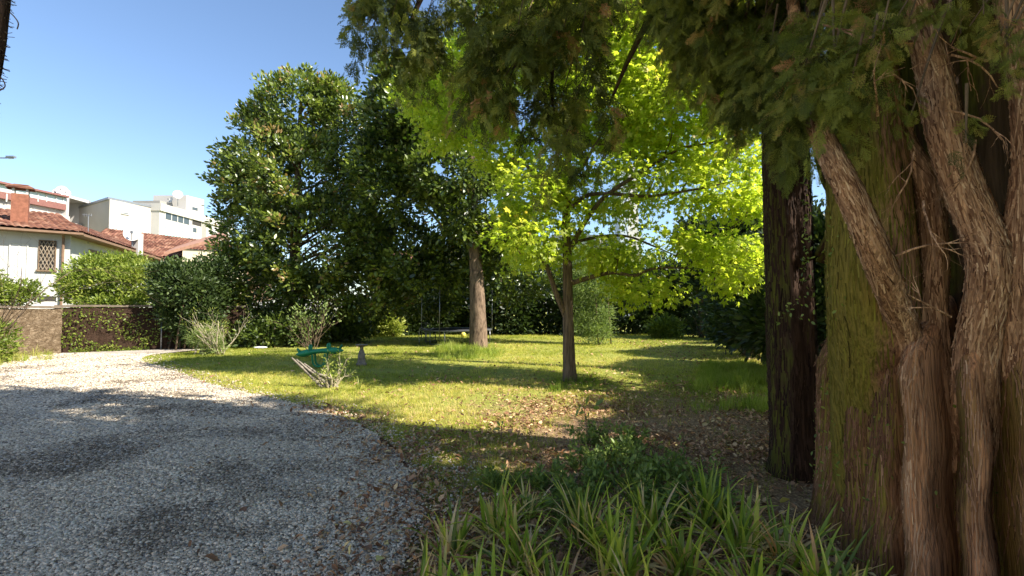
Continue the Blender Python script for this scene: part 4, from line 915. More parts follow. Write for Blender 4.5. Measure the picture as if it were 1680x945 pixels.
# hanging foliage seen in the frame.  (px, py, Y, rx px, rz px, ry m)
CL_far = lobes_px([(905, 130, 5.6, 60, 60, .4), (935, 175, 5.6, 46, 60, .4), (930, 235, 5.5, 26, 44, .3), (655, 42, 6.3, 62, 50, .9), (640, 2, 6.6, 55, 40, .8), (710, 77, 6.2, 60, 30, .8), (760, 42, 6.0, 70, 70, .9), (790, 121, 5.6, 45, 45, .6), (850, 86, 5.5, 80, 100, .9), (865, 181, 5.4, 42, 45, .5), (905, 201, 5.4, 36, 50, .4), (918, 234, 5.35, 24, 44, .3), (925, 268, 5.3, 10, 18, .15),
                   (930, 56, 5.4, 70, 80, .9), (985, 181, 5.4, 26, 30, .3), (1008, 161, 5.3, 24, 20, .3), (975, 16, 5.2, 26, 24, .4), (700, -68, 6.0, 140, 50, 1.2), (900, -54, 5.4, 160, 60, 1.2), (600, -8, 6.8, 18, 24, .4)])
CL_near = lobes_px([(1085, -1, 4.6, 40, 22, .5), (1135, 54, 4.3, 34, 34, .4), (1180, 39, 4.0, 80, 70, .6), (1225, 119, 3.9, 38, 60, .4), (1222, 169, 4.0, 16, 24, .2), (1285, 84, 3.4, 75, 90, .4), (1300, 159, 3.2, 46, 32, .3), (1345, 89, 2.5, 50, 54, .15), (1305, 134, 2.7, 34, 26, .15),
                    (1425, 164, 2.55, 24, 8, .1), (1405, 89, 2.35, 34, 44, .1), (1436, 34, 2.3, 20, 24, .08), (1250, -46, 3.6, 200, 50, .7), (1385, 4, 3.0, 70, 40, .4), (1120, -36, 4.4, 80, 24, .6)])
CL_r = lobes_px([(1650, 60, 2.1, 26, 40, .12), (1600, 185, 2.2, 20, 8, .06), (1560, -6, 2.4, 80, 12, .15), (1478, 160, 2.45, 20, 14, .08), (1450, 10, 2.6, 46, 16, .15), (1670, 20, 2.1, 30, 40, .12)])
SPR = [T_spray(8, i, .016, .3, 3) for i in range(4)]
SPF = [T_spray(6, 20 + i, .045, .3, 1) for i in range(4)]
def hang(name, parent, lobes, n, per, size, seed, rad, gap=.3, tint0=.45, keepfn=None, outw=.6, droop=.9, sprays=None):
    C, D = sample_lobes(lobes, n, .8, .3, gap, 2.2, seed)
    if keepfn is not None: k = keepfn(C); C, D = C[k], D[k]
    lm = MB(); rr = random.Random(seed)
    for i in range(0, len(C), 3):
        e = Vector(C[i]); s_ = e + Vector((rr.uniform(0, .3), rr.uniform(-.2, .2), rr.uniform(.15, .45))); lm.tube([s_, s_.lerp(e, .5) + Vector((0, 0, -.05)), e - Vector((0, 0, .12))], [.008, .006, .003], 4)
    m = len(C); cnt = per * 2; idx = np.repeat(np.arange(m), cnt); u = rng.random(m * cnt); ln = (size * 1.5) * (.5 + rng.random(m))
    P = C[idx] + np.stack([D[idx, 0] * .3 * u * ln[idx], D[idx, 1] * .3 * u * ln[idx], -u * ln[idx]], -1) + rng.normal(size=(m * cnt, 3)) * size * .13
    a_ = rng.random(m * cnt) * 6.283; d = np.stack([np.cos(a_), np.sin(a_), -.55 - .8 * u], -1) + D[idx] * .35 + rng.normal(size=(m * cnt, 3)) * .15
    ti = np.clip(tint0 + rng.normal(size=m)[idx] * .18 + rng.normal(size=m * cnt) * .12, .02, .98)
    cr = inst(name, m_cyp, parent, sprays or SPR, P, frames(d, unit(rng.normal(size=(m * cnt, 3)) * .7 + np.array([0, 0, .6]))), size * .62 * (.6 + .7 * rng.random(m * cnt)) * (1.1 - .4 * u), ti)
    tag(lm.build('twig', b_twig, cr), kind='stuff')
    return cr
hang('crown', td, CL_far, 760, 9, .31, 5, .16, .45, .46, sprays=SPF, keepfn=lambda C: ~lit_ground(C) | (rng.random(len(C)) < .35))
hang('crown', tc, CL_near, 640, 8, .22, 6, .12, .38, .46)
hang('foliage_tuft', tc, CL_r, 46, 5, .12, 7, .07, .3, .55)
# limbs that carry the hanging foliage, starting on the dark trunk above the frame
mb = MB()
for pl, rl in (([(1300, -120, 4.8), (1150, -160, 5.2), (960, -60, 5.5), (915, 60, 5.5), (905, 150, 5.5), (918, 240, 5.4)], [.12, .10, .06, .035, .022, .008]), ([(1300, -200, 4.8), (1050, -260, 5.6), (800, -150, 6.0), (700, -20, 6.2), (660, 80, 6.3)], [.11, .09, .07, .04, .015]),
               ([(1300, -60, 4.8), (1200, -80, 4.3), (1100, -20, 4.5), (1040, 80, 5.0), (1000, 170, 5.35)], [.08, .06, .045, .03, .012]), ([(930, 0, 5.4), (870, 60, 5.4), (830, 140, 5.5)], [.03, .02, .01])):
    pp, rq = smoothpts([at(*z) for z in pl], rl, 7); mb.tube(pp, rq, 10, .06)
mb.build('limb', b_dark, td, True)

# crowns above the frame, cut to shape the shade; unseen cypresses added beside it
SPC = [T_spray(5, 10 + i, .06, .3, 1) for i in range(3)]
SUNNY = [((1.6, 10.4, 4.6), 3.9), ((2.4, 10.0, 6.5), 3.3), ((3.6, 9.6, 4.2), 2.6), ((-9.8, 22, 9.0), 5.0), ((-1.4, 19.5, 1.5), 1.6), ((-15, 19, 2.6), 2.5), ((-20, 20, 4), 4), ((-1.0, 5.9, 4.5), 1.3), ((-10, -5, 4), 5), ((-9, -3, 2), 4)]
def keep_shade(C):  # drops foliage that would shade ground and trees meant to be sunlit
    x, y, f = project(C); vis = (f > .3) & (x > -40) & (x < 1330) & (y > -70)
    near = (f > .3) & (x >= 1330) & (x < 1760) & (y > -40)
    k = ~vis & ~near & ~lit_ground(C)
    S = np.array(SUN)
    for c, r in SUNNY:
        v = C - np.array(c); t = v @ S; k &= ~((t > 0) & (np.linalg.norm(v - t[:, None] * S, axis=1) < r))
    return k
def upper(parent, lobes, n, seed, per=11, size=.5):
    C, D = sample_lobes(lobes, n, .7, 1.0, .0, 1.0, seed); k = keep_shade(C); C, D = C[k], D[k]
    return leaves_on('shade_crown', m_cyp, parent, C, D, per, .32, size, SPC, out=.6, up=0, flat=.2, tint0=.45, tvar=.2, droop=.5)
A = np.array
upper(td, [(A([2.4, 5.2, 8.0]), A([3.4, 3.0, 2.6])), (A([2.6, 5.0, 11.0]), A([2.6, 2.6, 2.4]))], 900, 51)
upper(tc, [(A([3.4, 2.6, 6.5]), A([3.2, 2.8, 2.6])), (A([3.0, 2.8, 9.5]), A([3.0, 2.8, 2.8])), (A([2.8, 2.8, 13.]), A([2.0, 2.2, 2.6])), (A([3.4, .2, 7.5]), A([2.4, 2.0, 2.4]))], 1300, 52)
def shade_cypress(x, y, h, r, label, seed, n=700):  # unseen trees added to cast the foreground shade
    t = empty('cypress_tree', (x, y, 0), label, 'tree')
    fluted('trunk', b_dark, t, x, y, [(-.1, .5), (.3, .4), (3, .33), (h - .5, .06)], [(a, .3, .1) for a in (0, 1.2, 2.6, 4, 5.2)], 60, 40, seed, .06)
    upper(t, [(A([x, y, h * .35]), A([r, r, h * .22])), (A([x, y, h * .6]), A([r * .9, r * .9, h * .22])), (A([x, y, h * .82]), A([r * .6, r * .6, h * .2]))], n, seed)
shade_cypress(7.2, 3.2, 13, 2.8, 'unseen dense cypress added for shade to the right of the fluted one', 61)
shade_cypress(8.5, 6.8, 14, 2.8, 'unseen dense cypress added for shade behind the fluted one beside the hedge', 62, 850)
shade_cypress(5.5, -.6, 13, 2.8, 'unseen dense cypress added for shade at the near end of the row', 63)
shade_cypress(9.5, 10.5, 14, 2.6, 'unseen dense cypress added for shade at the far end of the shady hedge', 64, 850)

# ---- hedges and shrubs -------------------------------------------
LEAF3 = [T_leaf(.45, .06, -.1), T_leaf(.4, .1, -.05), T_leaf(.5, .02, -.2)]
def shrub(name, label, cat, lobes, n, per, size, mat, seed, gap=.0, tint0=.45, rad=.25, temps=None, stems=8, up=.4, group=None, keepfn=None, shell=.6, bmat=None, tvar=.28):
    c = lobes[0][0]; t = empty(name, (float(c[0]), float(c[1]), 0), label, cat, group)
    C, D = sample_lobes(lobes, n, shell, .06, gap, 1.3, seed)
    if keepfn is not None: k = keepfn(C); C, D = C[k], D[k]
    mb = MB(); rr = random.Random(seed); cc = [Vector((float(q[0][0]), float(q[0][1]), 0)) for q in lobes]
    for i in range(stems):
        e = Vector(C[rr.randrange(len(C))]); b = min(cc, key=lambda q: (q - Vector((e.x, e.y, 0))).length) + Vector((rr.uniform(-.25, .25), rr.uniform(-.25, .25), -.05))
        pp, rq = smoothpts([b, b.lerp(e, .5) + Vector((0, 0, e.z * .15)), e], [.035, .025, .008], 4); mb.tube(pp, rq, 6)
    tag(mb.build('stem', bmat or b_twig, t, True), kind='stuff' if stems > 12 else None)
    leaves_on('foliage', mat, t, C, D, per, rad, size, temps or LEAF3, out=.6, up=up, tint0=tint0, tvar=tvar)
    return t
HY = 29.5
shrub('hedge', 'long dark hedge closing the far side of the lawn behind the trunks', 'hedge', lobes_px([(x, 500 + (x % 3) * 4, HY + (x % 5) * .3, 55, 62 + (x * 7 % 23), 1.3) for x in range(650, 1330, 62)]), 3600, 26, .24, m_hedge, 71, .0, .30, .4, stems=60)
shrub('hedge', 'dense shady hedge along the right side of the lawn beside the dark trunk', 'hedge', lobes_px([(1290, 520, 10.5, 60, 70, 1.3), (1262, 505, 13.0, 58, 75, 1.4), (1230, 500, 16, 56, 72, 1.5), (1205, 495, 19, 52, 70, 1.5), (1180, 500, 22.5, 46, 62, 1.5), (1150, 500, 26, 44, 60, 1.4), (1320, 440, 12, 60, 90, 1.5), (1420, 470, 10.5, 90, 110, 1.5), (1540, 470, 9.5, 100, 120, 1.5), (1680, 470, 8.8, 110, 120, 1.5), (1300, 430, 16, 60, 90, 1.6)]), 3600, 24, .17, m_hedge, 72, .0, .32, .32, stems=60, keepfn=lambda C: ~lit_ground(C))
shrub('dark_conifer', 'dark conifer rising behind the lime green maple leaves', 'tree', lobes_px([(1190, 440, 25, 70, 60, 1.6), (1230, 400, 25, 60, 50, 1.5), (1150, 380, 26, 30, 30, 1.0), (1250, 440, 24, 60, 60, 1.5), (1215, 372, 25, 34, 22, 1)]), 900, 18, .26, m_hedge, 73, 0, .25, .35, stems=10)
shrub('willowy_shrub', 'pale green feathery shrub rising behind the slim maple trunk', 'shrub', lobes_px([(965, 465, 21.5, 30, 34, .9), (985, 495, 21.3, 20, 30, .6), (978, 545, 21.2, 26, 20, .6), (948, 500, 21.6, 16, 40, .5), (1005, 470, 21.7, 16, 22, .4), (975, 525, 21.5, 26, 38, .7), (990, 500, 21.6, 16, 44, .5), (955, 535, 21.4, 18, 24, .5), (960, 430, 21.8, 34, 30, .8), (1000, 440, 21.8, 22, 26, .6)]), 1000, 22, .11, m_olive, 74, .36, .55, .25, [T_leaf(.22, .03, -.2)], stems=3)
shrub('laurel_bush', 'bright sunlit laurel bush at the far edge of the lawn between the magnolias', 'shrub', lobes_px([(590, 528, 27.5, 42, 26, 1.0), (625, 525, 28, 30, 22, .9), (560, 535, 27, 22, 16, .7), (640, 535, 27.5, 22, 16, .7)]), 500, 26, .15, m_laurel, 75, .2, .75, .26, stems=10)
shrub('laurel_bush', 'big sunlit clipped green bush overhanging the dark garden wall', 'shrub', lobes_px([(182, 470, 20.1, 66, 40, 1.0), (140, 465, 20.1, 38, 38, .9), (228, 465, 20.3, 38, 34, .9), (165, 440, 20.5, 50, 22, .8), (205, 432, 20.7, 40, 16, .6), (180, 500, 19.8, 60, 16, .7)]), 900, 26, .12, m_laurel, 76, .28, .5, .2, stems=16)
shrub('ivy_bush', 'dark ivy covered bush on the wall end beside the tall magnolia', 'shrub', lobes_px([(300, 470, 18.6, 50, 38, .9), (320, 520, 19.0, 40, 45, .8), (290, 500, 19.0, 32, 40, .7), (345, 470, 19.5, 34, 50, .9), (275, 448, 18.8, 26, 18, .6)]), 900, 22, .13, m_hedge, 77, .22, .5, .22, stems=14)
shrub('small_bush', 'small bright bush spilling over the left end of the stone wall', 'shrub', lobes_px([(15, 482, 16.2, 44, 24, .6), (-40, 475, 15.5, 50, 34, .8), (-110, 470, 15.0, 60, 45, .9)]), 500, 24, .10, m_laurel, 78, .1, .4, .18, stems=8)
shrub('small_bush', 'low green bush at the foot of the stone wall at the far left', 'shrub', lobes_px([(-4, 560, 14.0, 26, 32, .4), (-60, 560, 13.3, 46, 45, .6), (-140, 550, 12.5, 60, 60, .8)]), 420, 22, .09, m_laurel, 79, .1, .4, .16, stems=6)
shrub('undergrowth_shrub', 'dark low undergrowth bush below the tall magnolia, right of the whitewashed wall gap', 'shrub', lobes_px([(470, 540, 20.5, 70, 28, .9), (430, 552, 20.0, 40, 20, .7), (560, 545, 22.5, 46, 22, .8)]), 500, 20, .16, m_mag, 80, .25, .3, .25, stems=10)
shrub('undergrowth_shrub', 'leafy green shrub beneath the hedge at the far right corner of the lawn', 'shrub', lobes_px([(1092, 540, 25.5, 28, 20, .6)]), 120, 22, .15, m_laurel, 81, .2, .15, .22, stems=5)

def climber(name, label, a_px, Y, n, size, mat, seed, group=None):
    pass
# ivy speckles on the dark wall and the trunk edge
ivp = empty('ivy', (float(ga.x) + .3, float(ga.y), 0), 'ivy creeping over the corner and foot of the dark garden wall', 'climber')
n = 2600; u = rng.random(n) ** 1.0; wx = ga.x - .1 + (gc.x + 1.5 - ga.x + .1) * u; wy = (ga.y + .12) + (gc.y + .3 - ga.y - .12) * u - .20 - .05 * rng.random(n)
wz = 1.6 * rng.random(n) ** 2.2; pn = fbm(np.stack([wx * 1.2, wz * 1.6, wx * 0], -1), 55); k = (pn > .52) | (u < .03); wx, wy, wz = wx[k], wy[k], wz[k]; n = len(wx)
inst('foliage', m_laurel, ivp, LEAF3, np.stack([wx, wy, wz], -1), frames(unit(np.stack([rng.normal(size=n), -.3 + 0 * wx, rng.normal(size=n)], -1)), np.tile([0, -1., .3], (n, 1)) + rng.normal(size=(n, 3)) * .4), .09 * (.6 + .7 * rng.random(n)), np.clip(.4 + .25 * rng.normal(size=n), 0, 1))
n = 420; z_ = .3 + 2.6 * rng.random(n); a_ = math.pi * (1.0 + .12 * rng.normal(size=n)); r_ = np.interp(z_, [0, .9, 1.25, 1.7, 3], [.84, .80, .70, .30, .24])
ctr = np.where(z_[:, None] < 1.5, A([[CX, CYY]]), A([[at(1426, 330, 3.05).x, 3.05]])); 
ivc = inst('ivy', m_laurel, tc, LEAF3, np.stack([ctr[:, 0] + (r_ + .03) * np.cos(a_), ctr[:, 1] + (r_ + .03) * np.sin(a_) + .1, z_], -1), frames(unit(np.stack([rng.normal(size=n), rng.normal(size=n), -.4 + rng.normal(size=n)], -1)), np.tile([-1., -.2, .3], (n, 1)) + rng.normal(size=(n, 3)) * .4), .028 * (.6 + .7 * rng.random(n)), np.clip(.3 + .2 * rng.normal(size=n), 0, 1))

# ---- bare and pruned shrubs --------------------------------------
def bare_shrub(name, label, base, n, L, r, seed, mat, leafm=None, leafn=0, leafsize=.06, lean=(0, 0), spread=.6, depth=2, temps=None, tint0=.6, grav=.03, kids=3, cat='shrub'):
    t = empty(name, tuple(base), label, cat); mb = MB(); rr = random.Random(seed); tips = []
    for i in range(n):
        a = rr.uniform(0, 2 * math.pi); d = Vector((math.cos(a) * spread + lean[0], math.sin(a) * spread + lean[1], 1))
        tips += twigs(mb, base + Vector((math.cos(a) * .08, math.sin(a) * .08, -.04)), d, L * rr.uniform(.6, 1.1), r * rr.uniform(.6, 1.1), depth, rr, grav, .7, kids, 5)
    mb.build('stem', mat, t, True)
    if leafm is not None:
        C = np.array([list(p) for p, d in tips]); D = np.array([list(d) for p, d in tips]); leaves_on('foliage', leafm, t, C, D, leafn, leafsize * 1.4, leafsize, temps or LEAF3, out=1.0, up=.2, tint0=tint0)
    return t
bs = gnd(362, 582)
bare_shrub('bare_shrub', 'tall pale leafless shrub at the edge of the gravel before the magnolia', bs, 9, 1.3, .026, 5, b_pale, m_laurel, 5, .07, (-.35, 0), .55, 2, [T_leaf(.2, .02, -.1)], .7)
shrub('feathery_plant', 'tuft of feathery yellow green stems left of the pale leafless shrub', 'plant', [(np.array([bs.x - .65, bs.y + .1, .55]), np.array([.5, .4, .35])), (np.array([bs.x - .2, bs.y, .25]), np.array([.4, .4, .25]))], 90, 22, .13, m_olive, 82, 0, .85, .14, [T_leaf(.14, .02, -.1)], stems=12, bmat=b_pale)
bt = gnd(541, 634); 
t_ = bare_shrub('pruned_shrub', 'gnarled hard pruned shrub with twisted grey stems in front of the green seesaw', bt, 8, .42, .03, 9, b_pale, m_laurel, 4, .045, (-.25, 0), .9, 2, None, .6)
mb = MB(); rr = random.Random(2)
for k in range(5):
    q = bt + Vector((-.08 * k, .04 * (k % 2), 0)); pp, rq = smoothpts([q + Vector((.18, 0, -.05)), q + Vector((-.05, .02, .18)), q + Vector((-.25, 0, .26 + .03 * k)), q + Vector((-.48, .03, .42 + .04 * k))], [.035, .03, .024, .014], 6); mb.tube(pp, rq, 9, .12, k)
mb.build('stump', plainmat('weathered_stump', (.22, .19, .15), .9, .2, .35, 14), t_, True)
bare_shrub('bare_shrub', 'thin dark shrub with sparse leaves standing behind the green seesaw', gnd(512, 577), 8, 1.35, .02, 12, b_twig, m_olive, 4, .10, (-.1, 0), .5, 2, None, .6)
bare_shrub('bare_sapling', 'leafless sapling reaching across the white villa above the stone wall', at(-70, 600, 13.5) * 1.0 + Vector((0, 0, -at(-70, 600, 13.5).z)), 4, 3.9, .02, 21, b_twig, None, lean=(.7, 0), spread=.3, depth=2, grav=-.012, kids=4, cat='tree')
bare_shrub('rose_bush', 'low leafy plant with reddish leaves on the dark soil below the magnolia', gnd(462, 568), 7, .55, .012, 23, b_twig, plainmat('red_leaf', (.16, .05, .05), .6), 6, .07, (0, 0), .7, 1)
# grass tuft by the pruned shrub
P = gnd(588, 640); n = 5
tag(inst('grass_tuft', m_laurel, None, [T_tuft(9, 3, .06, .3, .5)], np.array([list(P)] * 3), frames(rand_unit(3) * [1, 1, .05], np.tile([0, 0, 1.], (3, 1))), np.array([.27, .22, .18]), np.array([.9, .8, .7])), 'small upright sunlit grass tuft right of the pruned shrub', 'grass tuft')

# ---- strap leaved plants in the foreground -----------------------
m_strap = leafmat('strap_leaf', [(0, (.07, .115, .016)), (.35, (.26, .35, .04)), (.6, (.48, .52, .08)), (.72, (.42, .42, .09)), (.80, (.62, .47, .22)), (.92, (.70, .54, .32)), (1, (.60, .30, .14))], .42, .45, .38, 1.5)
def strap_plant(x, y, seed, n=34, L=.5, dry=.2, w=.0205):
    rr = random.Random(seed); V = []; F = []; TT = []; base = 0
    for i in range(n):
        a = rr.uniform(0, 2 * math.pi); isdry = rr.random() < dry; l = L * rr.uniform(.55, 1.12) * (.85 if isdry else 1); lean = rr.uniform(.08, 1.0) + (.35 if isdry and i % 2 else 0); k = 9
        ww = w * rr.uniform(.6, 1.2) * (.8 if isdry else 1); o = (rr.gauss(0, .045), rr.gauss(0, .045)); tw = rr.uniform(-.6, .6); bendd = rr.uniform(.5, 1.7) * (1.6 if isdry and i % 2 else 1)
        ti = rr.uniform(.74, 1.0) if isdry else min(.68, max(.05, rr.gauss(.36, .20))); tipdry = rr.random() < .25
        p = Vector((x + o[0], y + o[1], -.02)); th = lean * .35
        for j in range(k):
            t = j / (k - 1); th2 = th + (lean * .65 + bendd * t * t * lean); d = Vector((math.cos(a) * math.sin(th2), math.sin(a) * math.sin(th2), math.cos(th2)))
            sd = Vector((-math.sin(a), math.cos(a), 0)); nrm = d.cross(sd).normalized(); sd = (sd * math.cos(tw * t) + nrm * math.sin(tw * t))
            wd = ww * (.55 + .9 * math.sin(min(1, t * 1.6 + .15) * math.pi / 2)) * (1 - t ** 3) + .0006
            for s_, dz in ((-1, .0), (0, -ww * .28), (1, .0)): V.append(tuple(p + sd * s_ * wd * .5 + nrm * dz)); TT.append(min(1, ti + (.35 * max(0, t - .7) / .3 if tipdry and not isdry else 0)))
            if j < k - 1: F += [(base + j * 3 + q, base + j * 3 + q + 1, base + (j + 1) * 3 + q + 1, base + (j + 1) * 3 + q) for q in (0, 1)]
            p = p + d * l / (k - 1); 
            if p.z < .01: p.z = .01
        base += k * 3
    me = bpy.data.meshes.new('foliage'); me.from_pydata(V, [], F); me.update(); me.polygons.foreach_set('use_smooth', [True] * len(F))
    at_ = me.attributes.new('tint', 'FLOAT', 'POINT'); at_.data.foreach_set('value', TT)
    o = bpy.data.objects.new('strap_leaf_plant', me); COL.objects.link(o); me.materials.append(m_strap); return o
SP = [(745, 915, 30, .42, .35, 'leftmost clump, low and pale, spreading over the gravel edge'), (815, 880, 34, .46, .3, 'clump with tall straight straw coloured blades on the left of the bed'), (860, 935, 36, .42, .55, 'mostly withered curling clump at the left front of the bed'),
      (905, 985, 30, .40, .45, 'clump cut by the bottom of the view, left of centre, with dry curls'), (960, 895, 40, .50, .12, 'tall deep green upright clump in the left half of the bed'), (1010, 955, 40, .48, .15, 'broad bladed green clump at the front, centre left of the bed'),
      (1065, 890, 36, .48, .22, 'clump with one orange dying blade near the middle of the bed'), (1120, 950, 38, .46, .2, 'front clump with mixed green and rust blades right of the middle'), (1160, 868, 34, .46, .12, 'clump at the back of the bed beside the leaf litter'),
      (1215, 915, 38, .48, .12, 'green clump with one long fallen tan blade in front of the dark trunk'), (1290, 930, 34, .46, .15, 'clump with broad arching blades close to the fluted trunk'), (1345, 985, 34, .44, .12, 'clump pressed against the foot of the fluted trunk'),
      (1240, 1000, 34, .42, .15, 'near clump on the right front of the bed'), (1060, 1040, 32, .42, .2, 'nearest clump at the middle front of the bed'), (700, 990, 28, .36, .4, 'small pale clump nearest the gravel at the left front'), (790, 1010, 30, .40, .35, 'near clump with bleached drooping blades at the front left'),
      (1400, 1040, 30, .42, .12, 'nearest clump at the right foot of the fluted trunk'), (860, 850, 22, .40, .2, 'slender sparse clump at the back left of the bed')]
for i, (px, py, n_, L_, dr, lb) in enumerate(SP):
    g = gnd(px, py); o = strap_plant(g.x, g.y, 100 + i, int(n_ * 1.5), L_ * 1.06, min(.68, dr * 1.5 + .18)); tag(o, 'strap leaved ' + lb, 'plant', 'strap leaved plants in the foreground bed')

# ---- leafy weeds behind them -------------------------------------
m_weed = leafmat('weed_leaf', [(0, (.08, .12, .025)), (.5, (.18, .25, .05)), (1, (.30, .36, .10))], .5, .4, .3, 1.5)
def weed(x, y, h, seed, n=9, size=.045):
    rr = random.Random(seed); t = empty('leafy_weed', (x, y, 0)); mb = MB(); C = []; D = []
    for i in range(n):
        a = rr.uniform(0, 6.28); d = Vector((math.cos(a) * .5, math.sin(a) * .5, 1)).normalized(); p = Vector((x + rr.gauss(0, .10), y + rr.gauss(0, .10), -.02)); pts = [p]; hh = h * rr.uniform(.5, 1.1)
        for j in range(5): d = (d + Vector((rr.uniform(-.2, .2), rr.uniform(-.2, .2), -.06))).normalized(); p = p + d * hh / 5; pts.append(p); C.append(list(p)); D.append(list(d)); C.append(list(p - d * hh * .1)); D.append([rr.uniform(-1, 1), rr.uniform(-1, 1), .2])
        mb.tube(pts, [.0035, .003, .003, .0025, .002, .0015], 4)
    mb.build('stem', m_weed, t); leaves_on('foliage', m_weed, t, np.array(C), np.array(D), 4, .035, size, LEAF3, out=.9, up=.1, tint0=.45)
    return t
WD = [(985, 730, .38, 'uppermost, at the tip of the sunny lawn patch'), (1010, 765, .38, 'just below the sunny patch'), (1050, 770, .36, 'before the leaf litter'), (1000, 800, .36, 'left middle of the weed patch'), (1060, 810, .34, 'centre of the weed patch'), (1110, 790, .34, 'on the right slope of the weed patch'),
      (950, 810, .32, 'left edge of the weed patch'), (1110, 830, .32, 'low, behind the middle blades'), (1160, 815, .32, 'right edge of the weed patch'), (890, 800, .22, 'small one nearest the sunny spot'), (825, 800, .22, 'small one at the left beside the gravel'), (1180, 850, .28, 'low right, near the leaf litter'), (960, 770, .30, 'beside the sunlit grass edge'), (1030, 740, .34, 'farthest, against the brown leaf litter'), (1075, 850, .30, 'low, in front of the weed patch centre'), (930, 850, .26, 'low left, behind the tall upright blades')]
for i, (px, py, h, lb) in enumerate(WD):
    g = gnd(px, py); t = weed(g.x, g.y, h, 200 + i, 13); tag(t, 'dark green leafy weed ' + lb, 'weed', 'leafy weeds behind the strap leaved plants')
sd = gnd(962, 740); ts = empty('seedling', tuple(sd), 'single seedling with a few broad dark leaves against the sunny lawn patch', 'plant')
mb = MB(); top = at(958, 668, sd.y); mb.tube(smoothpts([sd, sd.lerp(top, .5) + Vector((.02, 0, 0)), top], None, 4), .004, 5); mb.build('stem', b_twig, ts)
C = np.array([list(top), list(top + Vector((.05, 0, -.03))), list(top + Vector((-.05, 0, .02)))]); leaves_on('foliage', m_weed, ts, C, unit(rng.normal(size=(3, 3))), 3, .05, .095, LEAF3, out=.8, up=.1)
sd = gnd(823, 722); ts = empty('seedling', tuple(sd), 'tiny upright seedling with two leaves in the sunny lawn patch', 'plant')
mb = MB(); top = sd + Vector((0, 0, .16)); mb.tube([sd, top], .004, 5); mb.build('stem', b_twig, ts)
leaves_on('foliage', m_weed, ts, np.array([list(top)]), np.array([[0, 0, 1.]]), 5, .04, .075, LEAF3, out=.4, up=.1)

# ---- garden objects ----------------------------------------------
def plastic(name, c, r=.35):
    m, n_ = newmat(name); mp_ = coords(n_); t = noise(n_, mp_, 9, 4); rp = ramp(n_, [(.3, tuple(x * .75 for x in c)), (.7, c)]); n_.links.new(t.outputs[0], rp.inputs[0]); finish(n_, rp.outputs[0], r, .5); return m
m_green = plastic('green_plastic', (.012, .25, .115), .45)
# green plastic seesaw
SY = 13.2; s0 = at(525, 577, SY); k = SY / FPX
ss = empty('seesaw', (s0.x, SY, 0), 'green plastic children seesaw with raised handles behind the pruned shrub', 'toy')
ang = R(-4)
def sp(u, z, v=0.0): return Vector((s0.x + u * math.cos(.25), SY + u * math.sin(.25) + v, s0.z + z + u * math.tan(-ang)))
bm_ = MB(); us = np.linspace(-.60, .60, 25); seg = 20
prof = lambda u: .085 + .05 * math.exp(-((u + .38) / .16) ** 2) + .045 * math.exp(-((u - .36) / .16) ** 2) - .03 * (abs(u) > .57)
rows = []
for u in us:
    r_ = prof(u) * max(.25, (1 - (abs(u) / .63) ** 6)); row = []
    for j in range(seg): a = 2 * math.pi * j / seg; row.append(tuple(sp(u, r_ * .75 * math.sin(a) + .02 * math.cos(u * 5), r_ * 1.25 * math.cos(a))))
    rows.append(row)
bm_.v = [p for r_ in rows for p in r_]; bm_.f = [(i * seg + j, i * seg + (j + 1) % seg, (i + 1) * seg + (j + 1) % seg, (i + 1) * seg + j) for i in range(len(us) - 1) for j in range(seg)] + [tuple(range(seg))[::-1], tuple((len(us) - 1) * seg + j for j in range(seg))]
bm_.build('beam', m_green, ss, True)
for u in (-.24, .22):
    h = MB(); pp = smoothpts([sp(u, .03, -.10), sp(u, .17, -.09), sp(u, .20, 0), sp(u, .17, .09), sp(u, .03, .10)], None, 5); h.tube(pp, .02, 8); h.tube([sp(u, .02), sp(u + .01, .19)], .035, 8); h.build('handle', m_green, ss, True)
for u in (-.50, .50):
    h = MB(); h.tube([sp(u, .04, -.05), sp(u * 1.12, .12, 0), sp(u, .04, .05)], .03, 8); h.build('backrest', m_green, ss, True)
rk = MB(); pp = smoothpts([sp(-.16, -.06), Vector((sp(-.14, 0).x, SY, .10)), Vector((s0.x, SY, .03)), Vector((sp(.14, 0).x, SY, .10)), sp(.16, -.06)], None, 5)
for v in (-.10, .10): rk.tube([p + Vector((0, v, 0)) for p in pp], .025, 8)
rk.tube([Vector((s0.x, SY - .12, .03)), Vector((s0.x, SY + .12, .03))], .02, 8); rk.build('rocker', m_green, ss, True)
# bird bath
g = gnd(593, 599); bb = empty('bird_bath', tuple(g), 'small stone bird bath pedestal with flat dish on the shaded lawn right of the seesaw', 'bird bath')
m_cs = plainmat('cast_stone', (.22, .185, .145), .9, .2, .3, 14, bstr=.4)
MB().lathe(g, [(.14, -.02), (.145, .05), (.11, .08), (.10, .20), (.095, .30), (.07, .38), (.045, .44), (.05, .50), (.07, .52)], 20).build('pedestal', m_cs, bb, True)
MB().lathe(g, [(.05, .515), (.12, .53), (.17, .56), (.175, .575), (.15, .572), (.10, .555), (.02, .55)], 24).build('dish', m_cs, bb, True)
# white disc on the lawn
g = gnd(427, 572); wd = MB().lathe(g, [(.10, .0), (.25, .03), (.27, .05), (.22, .075), (.05, .09), (.01, .09)], 24, 1, .8).build('enamel_pot', plainmat('white_enamel', (.75, .74, .70), .4, .4, .04), None, True)
tag(wd, 'upturned shallow white enamel pot lying on the grass left of the seesaw', 'pot')
